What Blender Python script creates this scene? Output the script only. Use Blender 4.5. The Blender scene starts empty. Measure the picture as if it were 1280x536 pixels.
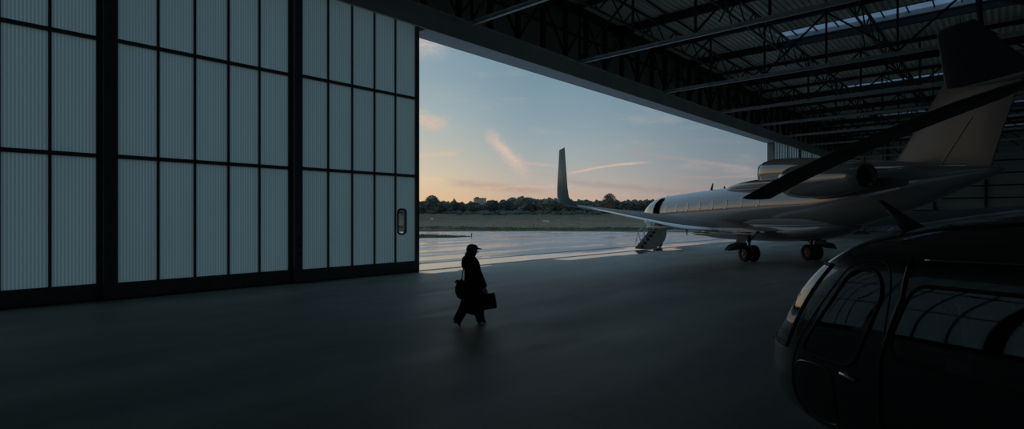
import bpy, bmesh, math, random
from mathutils import Vector, Matrix
from mathutils import noise as mnoise
random.seed(7)
S = bpy.context.scene
C = S.collection
PI = math.pi
CAMZ = 2.3
F = 680.0

# ------------------------------------------------------------------ helpers
class MB:
    def __init__(s): s.v = []; s.f = []
    def add(s, vs, fs):
        o = len(s.v); s.v += [tuple(v) for v in vs]; s.f += [tuple(i + o for i in f) for f in fs]
    def box(s, c, d, M=None):
        x, y, z = [q / 2 for q in d]; c = Vector(c)
        vs = [Vector((a * x, b * y, e * z)) for a in (-1, 1) for b in (-1, 1) for e in (-1, 1)]
        if M is not None: vs = [M @ v for v in vs]
        s.add([v + c for v in vs], [(0,1,3,2),(4,6,7,5),(0,4,5,1),(2,3,7,6),(0,2,6,4),(1,5,7,3)])
    def span(s, a, b):
        s.box([(p + q) / 2 for p, q in zip(a, b)], [abs(q - p) for p, q in zip(a, b)])
    def beam(s, a, b, w, h, up=(0, 0, 1)):
        a = Vector(a); b = Vector(b); d = (b - a).normalized(); up = Vector(up)
        if abs(d.dot(up)) > .98: up = Vector((1, 0, 0))
        r = d.cross(up).normalized() * w / 2; u = r.cross(d).normalized() * h / 2
        s.add([a-r-u, a+r-u, a+r+u, a-r+u, b-r-u, b+r-u, b+r+u, b-r+u],
              [(0,1,2,3),(7,6,5,4),(0,4,5,1),(1,5,6,2),(2,6,7,3),(3,7,4,0)])
    def tube(s, pts, r, n=8, caps=True):
        pts = [Vector(p) for p in pts]; rings = []
        rr = r if isinstance(r, (list, tuple)) else [r] * len(pts)
        prev = None
        for i, p in enumerate(pts):
            d = (pts[min(i + 1, len(pts) - 1)] - pts[max(i - 1, 0)])
            if d.length < 1e-9: d = Vector((0, 0, 1))
            d.normalize()
            if prev is None:
                a = d.cross(Vector((0, 0, 1)))
                if a.length < .05: a = d.cross(Vector((1, 0, 0)))
            else:
                a = prev - d * prev.dot(d)
            a.normalize(); prev = a; b = d.cross(a)
            rings.append([p + (a * math.cos(2*PI*k/n) + b * math.sin(2*PI*k/n)) * rr[i] for k in range(n)])
        s.rings(rings, caps)
    def rings(s, rings, caps=True, closed=True):
        n = len(rings[0]); o = len(s.v)
        vs = [v for r in rings for v in r]; fs = []
        for i in range(len(rings) - 1):
            for k in range(n if closed else n - 1):
                k2 = (k + 1) % n
                fs.append((i*n+k, i*n+k2, (i+1)*n+k2, (i+1)*n+k))
        if caps:
            fs.append(tuple(range(n))[::-1]); fs.append(tuple((len(rings)-1)*n + k for k in range(n)))
        s.add(vs, fs)
    def lathe(s, prof, n=32, axis='z', at=(0,0,0), caps=False):
        rings = []
        for a, r in prof:
            ring = []
            for k in range(n):
                c, q = r*math.cos(2*PI*k/n), r*math.sin(2*PI*k/n)
                p = {'z': (c, q, a), 'x': (a, c, q), 'y': (q, a, c)}[axis]
                ring.append(Vector(p) + Vector(at))
            rings.append(ring)
        s.rings(rings, caps)
    def blob(s, c, r, sub=2, amp=0.0, fr=1.0, seed=0):
        b = bmesh.new(); bmesh.ops.create_icosphere(b, subdivisions=sub, radius=1.0)
        r = Vector(r) if not isinstance(r, (int, float)) else Vector((r, r, r)); vs = []
        for v in b.verts:
            k = 1 + amp * mnoise.noise(v.co * fr + Vector((seed * 3.7, seed * 1.3, 0)))
            vs.append(Vector((v.co.x*r.x, v.co.y*r.y, v.co.z*r.z)) * k + Vector(c))
        s.add(vs, [[q.index for q in f.verts] for f in b.faces]); b.free()
    def build(s, name, m, parent=None, smooth=False, bevel=0, mods=None, normals=True):
        me = bpy.data.meshes.new(name); me.from_pydata(s.v, [], s.f); me.update()
        if normals:
            b = bmesh.new(); b.from_mesh(me); bmesh.ops.recalc_face_normals(b, faces=b.faces); b.to_mesh(me); b.free()
        o = bpy.data.objects.new(name, me); C.objects.link(o)
        if m: me.materials.append(m)
        if parent: o.parent = parent
        if smooth:
            for p in me.polygons: p.use_smooth = True
        if bevel:
            q = o.modifiers.new('bevel', 'BEVEL'); q.width = bevel; q.segments = 2; q.limit_method = 'ANGLE'
        return o

def tag(o, label=None, cat=None, group=None, kind=None):
    if label: o['label'] = label
    if cat: o['category'] = cat
    if group: o['group'] = group
    if kind: o['kind'] = kind
    return o
def thing(name, loc=(0,0,0), rz=0, label=None, cat=None, group=None, kind=None):
    o = bpy.data.objects.new(name, None); o.empty_display_size = .3; C.objects.link(o)
    o.location = loc; o.rotation_euler = (0, 0, rz); return tag(o, label, cat, group, kind)
def kids(o): return [c for c in o.children]
def copy_tree(o, parent=None):
    c = o.copy(); C.objects.link(c); c.parent = parent
    for ch in kids(o): copy_tree(ch, c)
    return c
def interp(tab, x):
    """smooth interpolation through a table of (x, a, b, ...) rows with x descending or ascending"""
    t = tab if tab[0][0] < tab[-1][0] else tab[::-1]
    if x <= t[0][0]: return list(t[0][1:])
    if x >= t[-1][0]: return list(t[-1][1:])
    i = 0
    while t[i + 1][0] < x: i += 1
    x0, x1 = t[i][0], t[i + 1][0]; u = (x - x0) / (x1 - x0); out = []
    for j in range(1, len(t[0])):
        p0, p1 = t[i][j], t[i + 1][j]
        d = (p1 - p0) / (x1 - x0)
        def slope(a):
            if a == 0 or a == len(t) - 1: return d if (a in (i, i + 1)) else 0
            l = (t[a][j] - t[a-1][j]) / (t[a][0] - t[a-1][0]); r = (t[a+1][j] - t[a][j]) / (t[a+1][0] - t[a][0])
            return 0 if l * r <= 0 else 2 * l * r / (l + r)
        m0, m1 = slope(i) * (x1 - x0), slope(i + 1) * (x1 - x0)
        out.append((2*u**3-3*u*u+1)*p0 + (u**3-2*u*u+u)*m0 + (-2*u**3+3*u*u)*p1 + (u**3-u*u)*m1)
    return out
def inside(poly, x, y):
    r = False; n = len(poly); j = n - 1
    for i in range(n):
        xi, yi = poly[i]; xj, yj = poly[j]
        if (yi > y) != (yj > y) and x < (xj - xi) * (y - yi) / (yj - yi) + xi: r = not r
        j = i
    return r
def rounded(poly, rad, k=5):
    out = []; n = len(poly)
    for i in range(n):
        p = Vector(poly[i]); a = Vector(poly[i-1]); b = Vector(poly[(i+1) % n])
        r1 = min(rad, (a-p).length*.45); r2 = min(rad, (b-p).length*.45)
        q1 = p + (a-p).normalized()*r1; q2 = p + (b-p).normalized()*r2
        for j in range(k + 1):
            t = j / k; out.append(tuple(q1*(1-t)**2 + p*2*t*(1-t) + q2*t*t))
    return out

# ------------------------------------------------------------------ materials
def srgb(r, g, b):
    f = lambda c: (c/255/12.92) if c/255 <= .04045 else ((c/255+.055)/1.055)**2.4
    return (f(r), f(g), f(b), 1)
class NT:
    def __init__(s, tree): s.t = tree; s.n = tree.nodes; s.l = tree.links
    def new(s, typ, **kw):
        n = s.n.new(typ)
        for k, v in kw.items():
            if k.startswith('i_'):
                key = k[2:]; key = int(key) if key.isdigit() else key.replace('_', ' ')
                s.put(n, key, v)
            else: setattr(n, k, v)
        return n
    def put(s, n, key, v):
        if isinstance(v, bpy.types.NodeSocket): s.l.new(v, n.inputs[key])
        else: n.inputs[key].default_value = v
    def math(s, op, a, b=0, c=0, clamp=False):
        n = s.n.new('ShaderNodeMath'); n.operation = op; n.use_clamp = clamp
        s.put(n, 0, a); s.put(n, 1, b)
        if len(n.inputs) > 2: s.put(n, 2, c)
        return n.outputs[0]
    def smooth(s, x, a, b, lo=0.0, hi=1.0):
        n = s.n.new('ShaderNodeMapRange'); n.interpolation_type = 'SMOOTHSTEP'
        s.put(n, 0, x); s.put(n, 1, a); s.put(n, 2, b); s.put(n, 3, lo); s.put(n, 4, hi); return n.outputs[0]
    def ramp(s, x, stops):
        n = s.n.new('ShaderNodeValToRGB'); e = n.color_ramp.elements
        while len(e) < len(stops): e.new(.5)
        for q, (p, c) in zip(e, stops): q.position = p; q.color = c
        s.put(n, 0, x); return n.outputs[0]
    def mix(s, f, a, b, blend='MIX'):
        n = s.n.new('ShaderNodeMix'); n.data_type = 'RGBA'; n.blend_type = blend
        s.put(n, 0, f); s.put(n, 6, a); s.put(n, 7, b); return n.outputs[2]
    def noise(s, vec, scale, detail=3, rough=.5, dist=0):
        n = s.n.new('ShaderNodeTexNoise'); s.put(n, 'Vector', vec)
        s.put(n, 'Scale', scale); s.put(n, 'Detail', detail); s.put(n, 'Roughness', rough); s.put(n, 'Distortion', dist)
        return n.outputs[0]
    def mapping(s, vec, scale=(1,1,1), rot=(0,0,0), loc=(0,0,0)):
        n = s.n.new('ShaderNodeMapping'); s.put(n, 0, vec); n.inputs[1].default_value = loc
        n.inputs[2].default_value = rot; n.inputs[3].default_value = scale; return n.outputs[0]
    def bump(s, h, dist=.01, strength=.5):
        n = s.n.new('ShaderNodeBump'); s.put(n, 'Height', h); s.put(n, 'Distance', dist); s.put(n, 'Strength', strength); return n.outputs[0]
def material(name):
    m = bpy.data.materials.new(name); m.use_nodes = True; t = NT(m.node_tree)
    b = m.node_tree.nodes['Principled BSDF']; return m, t, b
def simple(name, col, rough=.6, metal=0, coat=0, var=.15, scale=3, bump=0, coatr=.05, spec=.5):
    m, t, b = material(name)
    tc = t.new('ShaderNodeTexCoord').outputs['Object']
    n = t.noise(tc, scale, 4, .6)
    lo = tuple(c*(1-var) for c in col[:3]) + (1,); hi = tuple(min(1, c*(1+var)) for c in col[:3]) + (1,)
    t.put(b, 'Base Color', t.ramp(n, [(.3, lo), (.7, hi)]))
    t.put(b, 'Roughness', t.smooth(n, .2, .8, max(.02, rough*.85), min(1, rough*1.15)))
    b.inputs['Metallic'].default_value = metal
    b.inputs['Specular IOR Level'].default_value = spec
    b.inputs['Coat Weight'].default_value = coat; b.inputs['Coat Roughness'].default_value = coatr
    if bump: t.put(b, 'Normal', t.bump(t.noise(tc, scale*6, 3), bump, .5))
    return m
M = {}
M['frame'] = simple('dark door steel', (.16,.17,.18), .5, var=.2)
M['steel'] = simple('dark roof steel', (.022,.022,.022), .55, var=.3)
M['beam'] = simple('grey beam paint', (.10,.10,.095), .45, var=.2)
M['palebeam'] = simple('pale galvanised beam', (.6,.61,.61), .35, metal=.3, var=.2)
M['fascia'] = simple('grey header fascia', (.58,.58,.57), .45, var=.12, scale=.8)
M['flange'] = simple('light header flange', (.65,.65,.65), .35, var=.12, scale=.8)
M['rail'] = simple('worn rail steel', (.12,.11,.10), .4, metal=.8)
M['black'] = simple('black rubber', (.010,.010,.011), .6)
M['tyre'] = simple('tyre rubber', (.015,.015,.016), .75, bump=.002)
M['hub'] = simple('wheel alloy', (.09,.09,.09), .5, metal=.1)
M['strutm'] = simple('gear strut metal', (.28,.28,.29), .3, metal=.9)
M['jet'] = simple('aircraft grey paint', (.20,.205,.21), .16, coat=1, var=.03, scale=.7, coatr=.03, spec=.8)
M['winglet'] = simple('winglet teal paint', (.06,.19,.20), .5, coat=0, var=.06, scale=.7)
M['jetdark'] = simple('aircraft dark grey paint', (.04,.055,.07), .5, coat=0, var=.06, scale=.7)
M['jetlip'] = simple('polished intake lip', (.62,.62,.62), .25, metal=.9, var=.03)
M['jetwin'] = simple('cabin window glazing', (.05,.05,.055), .06, coat=1, var=.02, spec=1)
M['heli'] = simple('black navy helicopter paint', (.006,.008,.013), .25, coat=1, var=.05, coatr=.03)
M['blade'] = simple('rotor blade composite', (.05,.05,.05), .6, var=.1)
M['seat'] = simple('cream seat leather', (.20,.17,.14), .5)
M['coat'] = simple('black coat wool', (.008,.008,.010), .9, bump=.002)
M['skin'] = simple('skin', (.30,.18,.13), .55)
M['hair'] = simple('dark hair', (.020,.014,.010), .5, bump=.003, scale=20)
M['leather'] = simple('black leather', (.010,.010,.011), .5, bump=.001, scale=30)
M['white'] = simple('white marker', (.7,.7,.68), .6)
M['bark'] = simple('bark', (.045,.035,.028), .9, bump=.05)
M['bldg'] = simple('pale render building', (.34,.36,.39), .8)
M['roofm'] = simple('grey roofing', (.16,.17,.19), .7)
def leaf(name, col):
    m, t, b = material(name)
    tc = t.new('ShaderNodeTexCoord').outputs['Object']
    n = t.noise(tc, .9, 5, .7)
    oi = t.new('ShaderNodeObjectInfo').outputs['Random']
    c = t.ramp(n, [(.3, tuple(q*.5 for q in col)+(1,)), (.7, tuple(q*1.5 for q in col)+(1,))])
    h = t.new('ShaderNodeHueSaturation', i_Color=c, i_Value=t.math('ADD', t.math('MULTIPLY', oi, .7), .7), i_Hue=t.math('ADD', t.math('MULTIPLY', oi, .05), .47))
    t.put(b, 'Base Color', h.outputs[0]); b.inputs['Roughness'].default_value = .8
    return m
M['leafa'] = leaf('hazed summer leaves', (.100,.118,.098))  # leaf colours lightened to carry the distance haze
M['leafb'] = leaf('hazed brown green leaves', (.130,.130,.098))
M['leafc'] = leaf('hazed deep green leaves', (.070,.088,.078))

# translucent ribbed door sheet
def ribbed():
    m, t, b = material('ribbed translucent polycarbonate'); m.node_tree.nodes.remove(b)
    out = m.node_tree.nodes['Material Output']
    tc = t.new('ShaderNodeTexCoord').outputs['Object']
    sx = t.new('ShaderNodeSeparateXYZ', i_Vector=tc).outputs
    rib = t.math('SINE', t.math('MULTIPLY', sx[0], 2*PI/.075))
    r2 = t.smooth(rib, -.2, .8)
    dirt = t.noise(t.mapping(tc, (1.2, 1.2, .25)), 1.3, 4, .6)
    colt = t.mix(r2, (.275,.39,.395,1), (.43,.56,.56,1))
    colt = t.mix(t.smooth(dirt, .3, .75, 0, .35), colt, (.28,.36,.38,1))
    tr = t.new('ShaderNodeBsdfTranslucent', i_Color=colt)
    df = t.new('ShaderNodeBsdfDiffuse', i_Color=(.14,.16,.17,1))
    mx = t.new('ShaderNodeMixShader', i_0=.22, i_1=tr.outputs[0], i_2=df.outputs[0])
    gl = t.new('ShaderNodeBsdfGlossy', i_Roughness=.25, i_Color=(.8,.8,.8,1))
    mx2 = t.new('ShaderNodeMixShader', i_0=.05, i_1=mx.outputs[0], i_2=gl.outputs[0])
    t.l.new(mx2.outputs[0], out.inputs[0]); return m
M['poly'] = ribbed()
def glassy(name, tint, refl=1.0, ior=1.5):
    m, t, b = material(name); m.node_tree.nodes.remove(b)
    out = m.node_tree.nodes['Material Output']
    tr = t.new('ShaderNodeBsdfTransparent', i_Color=tint)
    gl = t.new('ShaderNodeBsdfGlossy', i_Roughness=.02, i_Color=(refl,refl,refl,1))
    fr = t.new('ShaderNodeFresnel', i_IOR=ior)
    mx = t.new('ShaderNodeMixShader', i_0=fr.outputs[0], i_1=tr.outputs[0], i_2=gl.outputs[0])
    t.l.new(mx.outputs[0], out.inputs[0]); return m
M['glass'] = glassy('clear glass', (.9,.92,.92,1))
M['heliglass'] = glassy('smoked helicopter glazing', (.62,.64,.65,1), 1.0, 1.9)
M['skyl'] = None
def skylight_mat():
    m, t, b = material('milky skylight sheet'); m.node_tree.nodes.remove(b)
    out = m.node_tree.nodes['Material Output']
    tc = t.new('ShaderNodeTexCoord').outputs['Object']
    n = t.noise(tc, 1.5, 4)
    a = t.new('ShaderNodeBsdfTransparent', i_Color=t.mix(n, (.55,.6,.66,1), (.85,.9,.95,1)))
    d = t.new('ShaderNodeBsdfTranslucent', i_Color=(.6,.65,.7,1))
    mx = t.new('ShaderNodeMixShader', i_0=.4, i_1=a.outputs[0], i_2=d.outputs[0])
    t.l.new(mx.outputs[0], out.inputs[0]); return m
M['skyl'] = skylight_mat()

# ------------------------------------------------------------------ hangar frame: k along the door wall, m into the hangar
VA = math.radians(42.27)
E = Vector((math.sin(VA), math.cos(VA), 0)); N = Vector((math.cos(VA), -math.sin(VA), 0))
O = Vector((-4.0, 22.7, 0)); HR = math.atan2(E.y, E.x)
def H(k, m, z=0): return O + E*k + N*m + Vector((0, 0, z))
def hthing(name, **kw): return thing(name, O, HR, **kw)     # local x = k, local y = -m
def L(k, m, z): return (k, -m, z)
KL, KR, MB_ = -30.0, 92.0, 44.0
HH, HC = 9.9, 14.0

def concrete(name, inside_):
    m, t, b = material(name)
    pos = t.new('ShaderNodeNewGeometry').outputs['Position']
    rel = t.new('ShaderNodeVectorMath', operation='SUBTRACT', i_0=pos, i_1=tuple(O)).outputs[0]
    kk = t.new('ShaderNodeVectorMath', operation='DOT_PRODUCT', i_0=rel, i_1=tuple(E)).outputs['Value']
    mm = t.new('ShaderNodeVectorMath', operation='DOT_PRODUCT', i_0=rel, i_1=tuple(N)).outputs['Value']
    km = t.new('ShaderNodeCombineXYZ', i_0=kk, i_1=mm).outputs[0]
    n1 = t.noise(t.mapping(km, (.35, .8, 1)), .9, 5, .6)
    n2 = t.noise(t.mapping(km, (.035, .26, 1)), 1.6, 5, .6, .5)
    n3 = t.noise(km, 6, 5, .65)
    n4 = t.noise(t.mapping(km, (.06, .35, 1), (0, 0, .15)), 1.0, 5, .6, .8)
    nl_ = t.noise(t.mapping(km, (.16, .30, 1), loc=(2.1, 5.3, 0)), 1.0, 2, .5)
    nf_ = t.noise(t.mapping(km, (.8, 1.6, 1)), 1.0, 4, .6)
    hw_ = t.math('ADD', t.math('MULTIPLY', t.math('SUBTRACT', nl_, .5), 9.0), t.math('MULTIPLY', t.math('SUBTRACT', nf_, .5), 1.3))
    hw_ = t.math('ADD', hw_, t.smooth(kk, 34, 12, .55, 1.35))
    pud = t.smooth(t.math('SUBTRACT', hw_, t.math('ABSOLUTE', t.math('ADD', mm, .75))), -.05, .07)
    blot = t.smooth(t.noise(t.mapping(km, (.25, .6, 1), loc=(4.2, 7, 0)), 1.0, 3, .5), .66, .72)
    if inside_:
        col = t.mix(t.smooth(n1, .32, .68), (.235,.275,.258,1), (.44,.455,.43,1))
        col = t.mix(t.math('MULTIPLY', t.smooth(n3, .50, .72), .35), col, (.16,.19,.18,1))
        col = t.mix(t.smooth(n4, .40, .62, 0, .30), col, (.15,.17,.165,1))
        col = t.mix(t.math('MULTIPLY', blot, .55), col, (.12,.13,.125,1))
        # rain blown in over the threshold: a wet margin with a ragged rim
        wet = t.math('MULTIPLY', pud, t.math('MULTIPLY', t.smooth(kk, -.6, .2), t.smooth(kk, 46, 44)))
        rough = t.math('ADD', t.math('MULTIPLY', n2, .42), .33)
        rough = t.math('ADD', rough, t.math('MULTIPLY', t.smooth(n1, .35, .7), .10))
        rough = t.math('ADD', t.math('MULTIPLY', rough, t.math('SUBTRACT', 1, wet)), t.math('MULTIPLY', wet, .03))
        b.inputs['Specular IOR Level'].default_value = .5
        col = t.mix(t.math('MULTIPLY', wet, .6), col, (.05,.055,.06,1))
        h = t.math('MULTIPLY', t.math('ADD', t.math('MULTIPLY', n3, .6), n1), t.math('SUBTRACT', 1, wet))
        t.put(b, 'Normal', t.bump(h, .012, .5))
        # saw-cut joints of the slab
        jx = t.math('ABSOLUTE', t.math('SUBTRACT', t.math('FRACT', t.math('DIVIDE', kk, 6.0)), .5))
        jy = t.math('ABSOLUTE', t.math('SUBTRACT', t.math('FRACT', t.math('DIVIDE', mm, 6.0)), .5))
        j = t.math('MULTIPLY', t.math('LESS_THAN', t.math('MINIMUM', jx, jy), .0010), .35)
        col = t.mix(j, col, (.03,.03,.03,1))
    else:
        col = t.mix(n1, (.30,.295,.315,1), (.52,.51,.53,1))
        wet = t.smooth(n2, .43, .57)
        rough = t.math('SUBTRACT', .33, t.math('MULTIPLY', wet, .21))
        col = t.mix(t.math('MULTIPLY', wet, .5), col, (.20,.20,.22,1))
        near = pud
        rough = t.math('ADD', t.math('MULTIPLY', rough, t.math('SUBTRACT', 1, near)), t.math('MULTIPLY', near, .03))
        wet = t.math('MAXIMUM', wet, near)
        ch = t.smooth(t.math('ABSOLUTE', t.math('ADD', mm, 2.75)), .34, .22)
        col = t.mix(t.math('MULTIPLY', ch, .8), col, (.05,.05,.055,1))
        rough = t.math('ADD', rough, t.math('MULTIPLY', ch, .35))
        b.inputs['Specular IOR Level'].default_value = .9
        t.put(b, 'Normal', t.bump(t.math('MULTIPLY', n3, t.math('SUBTRACT', 1.05, wet)), .006, .3))
    t.put(b, 'Base Color', col); t.put(b, 'Roughness', rough)
    return m
M['floor'] = concrete('polished hangar concrete', True)
M['apron'] = concrete('wet apron concrete', False)
def cladding(name, col, axis_vec, pitch):
    m, t, b = material(name)
    tc = t.new('ShaderNodeTexCoord').outputs['Object']
    d = t.new('ShaderNodeVectorMath', operation='DOT_PRODUCT', i_0=tc, i_1=axis_vec).outputs['Value']
    w = t.math('SINE', t.math('MULTIPLY', d, 2*PI/pitch))
    n = t.noise(tc, .5, 4)
    t.put(b, 'Base Color', t.mix(n, tuple(c*.8 for c in col)+(1,), tuple(c*1.2 for c in col)+(1,)))
    t.put(b, 'Normal', t.bump(t.smooth(w, -.3, .3), .04, 1)); b.inputs['Roughness'].default_value = .6
    return m
M['clad'] = cladding('dark ribbed wall cladding', (.66,.66,.61), (1, 0, 0), .35)
M['cladw'] = cladding('grey ribbed end wall cladding', (.55,.58,.58), (0, 0, 1), .9)
M['deck'] = simple('corrugated roof deck', (.72,.69,.58), .55, var=.15, scale=.6)

# floor
mb = MB(); q = [H(KL,0), H(KR,0), H(KR,MB_), H(KL,MB_)]
mb.add([(*p[:2], 0) for p in q] + [(*p[:2], -.3) for p in q], [(0,1,2,3),(7,6,5,4),(0,4,5,1),(1,5,6,2),(2,6,7,3),(3,7,4,0)])
tag(mb.build('floor', M['floor']), kind='structure')
# apron outside, in front of the door line and around
mb = MB(); q = [H(KL-30,0), H(78,0), Vector((40,79.5,0)), Vector((14,82,0)), Vector((-20,95,0)), Vector((-60,98,0)), Vector((-90, 60, 0))]; nq = len(q)
mb.add([(*p[:2], 0) for p in q] + [(*p[:2], -.3) for p in q], [tuple(range(nq))] + [tuple(range(nq, 2*nq))[::-1]] + [(i, i+nq, (i+1) % nq + nq, (i+1) % nq) for i in range(nq)])
tag(mb.build('apron', M['apron']), kind='structure')
# terrain rising gently away
def ground_z(x, y):
    d = math.hypot(x, y*1.0); d = y + abs(x)*.12
    z = interp([(0,-.35),(76,-.30),(84,.06),(90,.25),(150,1.25),(250,3.3),(320,4.2),(500,5.0),(900,5.5)], d)[0]
    return z + (.10*mnoise.noise(Vector((x*.12, y*.12, 0))) + .25*mnoise.noise(Vector((x*.03, y*.03, 3)))) * (1 if d > 84 else max(0, (d-78)/6))
def grass_mat(name):
    m, t, b = material(name)
    pos = t.new('ShaderNodeNewGeometry').outputs['Position']
    n = t.noise(t.mapping(pos, (.04, .12, .04)), 2.2, 6, .65)
    n2 = t.noise(t.mapping(pos, (.3, .5, .3)), 2.0, 5, .7)
    sy = t.new('ShaderNodeSeparateXYZ', i_Vector=pos).outputs
    d = t.math('ADD', sy[1], t.math('MULTIPLY', t.math('ABSOLUTE', sy[0]), .12))
    straw = t.math('MULTIPLY', t.smooth(t.math('ADD', d, t.math('MULTIPLY', n, 14)), 92, 102), t.smooth(d, 170, 115, .12, 1))
    col = t.mix(t.smooth(n, .40, .60), (.075,.085,.045,1), (.15,.13,.085,1))
    st = t.mix(n2, (.13,.105,.07,1), (.42,.33,.24,1))
    col = t.mix(t.math('MULTIPLY', straw, t.smooth(n2, .35, .65, .25, .9)), col, st)
    t.put(b, 'Base Color', col); b.inputs['Roughness'].default_value = .95
    b.inputs['Specular IOR Level'].default_value = .1
    t.put(b, 'Normal', t.bump(n2, .3, .8)); return m
M['grass'] = grass_mat('rough airfield grass')
mb = MB(); nx, ny = 120, 110
vs = []
for j in range(ny + 1):
    yy = 74 + (j/ny)**1.7 * 700
    for i in range(nx + 1):
        xx = (i/nx - .42) * (230 + yy*1.6)
        vs.append((xx, yy, ground_z(xx, yy)))
mb.add(vs, [(j*(nx+1)+i, j*(nx+1)+i+1, (j+1)*(nx+1)+i+1, (j+1)*(nx+1)+i) for j in range(ny) for i in range(nx)])
tag(mb.build('ground', M['grass'], smooth=True), kind='structure')
def px2w(px, y): return (px - 640)/F*y
# green island of turf on the apron
mb = MB(); isl = []
for i in range(41):
    u = i/40; X = -26 + u*21.6; isl.append((X, 62 - u*1.5 + .5*math.sin(i), u))
top = [(x, y + 9.0*(1-u)**.5 + .3*math.sin(x*3), .03) for x, y, u in isl]; bot = [(x, y - 7.5*(1-u)**.5, .03) for x, y, u in isl]
mid = [(x, y + .4*(1-u), .12*(1-u)+.04) for x, y, u in isl]
mb.rings([top, mid, bot], caps=False, closed=False)
isl_o = mb.build('turf_island', M['grass'], smooth=True)
tag(isl_o, kind='structure')
def tufts(name, mat, spots, hgt, blades, spread, seed):
    random.seed(seed); b = MB()
    for (x, y, z, s) in spots:
        for _ in range(blades):
            a = random.uniform(0, 2*PI); r = random.uniform(0, spread)
            px, py = x + r*math.cos(a), y + r*math.sin(a)
            h = hgt*s*random.uniform(.5, 1.2); w = .03 + .03*s; a2 = random.uniform(0, 2*PI)
            dx, dy = w*math.cos(a2), w*math.sin(a2); lx, ly = random.uniform(-.3,.3)*h, random.uniform(-.3,.3)*h
            b.add([(px-dx, py-dy, z-.05), (px+dx, py+dy, z-.05), (px+lx, py+ly, z+h)], [(0,1,2)])
    return b.build(name, mat, normals=False)
M['straw'] = simple('dry straw grass', (.38,.32,.24), .95, var=.35, scale=.3)
M['tuftg'] = simple('green grass blades', (.10,.13,.06), .95, var=.35, scale=.3)
random.seed(3)
sp = []
for _ in range(1500):
    y = random.uniform(92, 190)**1.0; x = random.uniform(-.30, .75)*y
    s = random.uniform(.3, 1.0) * max(0.15, .5 + mnoise.noise(Vector((x*.08, y*.12, 9)))*1.4)
    sp.append((x, y, ground_z(x, y), s))
tag(tufts('tall_dry_grass', M['straw'], sp, .75, 14, 1.3, 5), 'dry straw-coloured tall grass on the airfield beyond the apron', 'grass', kind='stuff')
sp = []
for _ in range(600):
    x = random.uniform(-30, 36); y = 83 + random.uniform(.5, 8) + (max(0, -x)*.3 if x < 14 else -3*min(1,(x-14)/26)); sp.append((x, y, ground_z(x, y), random.uniform(.4, .8)))
tag(tufts('green_verge_grass', M['tuftg'], sp, .35, 16, .9, 6), 'short green verge grass edging the wet apron', 'grass', kind='stuff')
sp = []
for _ in range(420):
    u = random.random(); sp.append((-26+u*20.5, 62-u*1.5+random.uniform(-7,8.5)*(1-u)**.5, .04, random.uniform(.3,.6)))
tag(tufts('island_grass', M['tuftg'], sp, .3, 14, .6, 8), 'strip of short green grass on the turf island in the apron', 'grass', kind='stuff')

# ------------------------------------------------------------------ trees
def make_tree(name, mat, h, w, seed, airy=False):
    random.seed(seed); root = thing(name)
    t = MB(); t.tube([(0,0,-.3),(.05,.02,h*.3),(.0,.1,h*.6)], [.035*h,.025*h,.012*h], 8)
    for k in range(4):
        a = k*1.6+seed; t.tube([(0,0,h*(.25+.07*k)),(w*.25*math.cos(a), w*.25*math.sin(a), h*(.5+.07*k))], [.014*h,.005*h], 6)
    t.build('trunk', M['bark'], root, smooth=True)
    c = MB(); n = 28
    for k in range(n):
        a = random.uniform(0, 2*PI); zz = random.uniform(.12, .86); rr = w*.5*(1-abs(zz-.5)*.9)*random.uniform(.15,.85)
        r = w*random.uniform(.10,.20)*(.7 if airy else 1)
        c.blob((rr*math.cos(a), rr*math.sin(a), h*zz), (r, r, r*random.uniform(.7,1)), 2, .8, 3.0, seed+k)
    c.blob((0,0,h*.5), (w*.3,w*.3,h*.36), 3, .4, 2.4, seed)
    for _ in range(2200):
        a = random.uniform(0,2*PI); u = random.uniform(-1,1); r = w*.5*random.uniform(.62,1.04)
        p = Vector((r*math.cos(a)*math.sqrt(1-u*u), r*math.sin(a)*math.sqrt(1-u*u), h*.55+u*h*.43))
        q = [p + Vector((random.gauss(0,1),random.gauss(0,1),random.gauss(0,1)))*.13*w/5 for _ in range(3)]
        c.add(q, [(0,1,2)])
    c.build('crown', mat, root, smooth=False, normals=False)
    return root
protos = [make_tree('broadleaf_tree', M['leafa'], 8.5, 8.0, 1), make_tree('broadleaf_tree', M['leafb'], 7.2, 8.5, 2),
          make_tree('broadleaf_tree', M['leafc'], 9.2, 6.5, 3), make_tree('broadleaf_tree', M['leafa'], 6.4, 9.0, 4),
          make_tree('broadleaf_tree', M['leafb'], 10.5, 7.0, 5, True)]
used = [False]*5
def put_tree(i, x, y, s, label, group=None):
    o = protos[i] if not used[i] else copy_tree(protos[i]); used[i] = True
    o.location = (x, y, ground_z(x, y)); o.rotation_euler = (0, 0, random.uniform(0, 6.28)); o.scale = (s*random.uniform(.9,1.15), s*random.uniform(.9,1.15), s)
    if 'group' in o: del o['group']
    tag(o, label, 'tree', group); return o
random.seed(21)
HP = [8.5, 7.2, 9.2, 6.4, 10.5]
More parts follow.
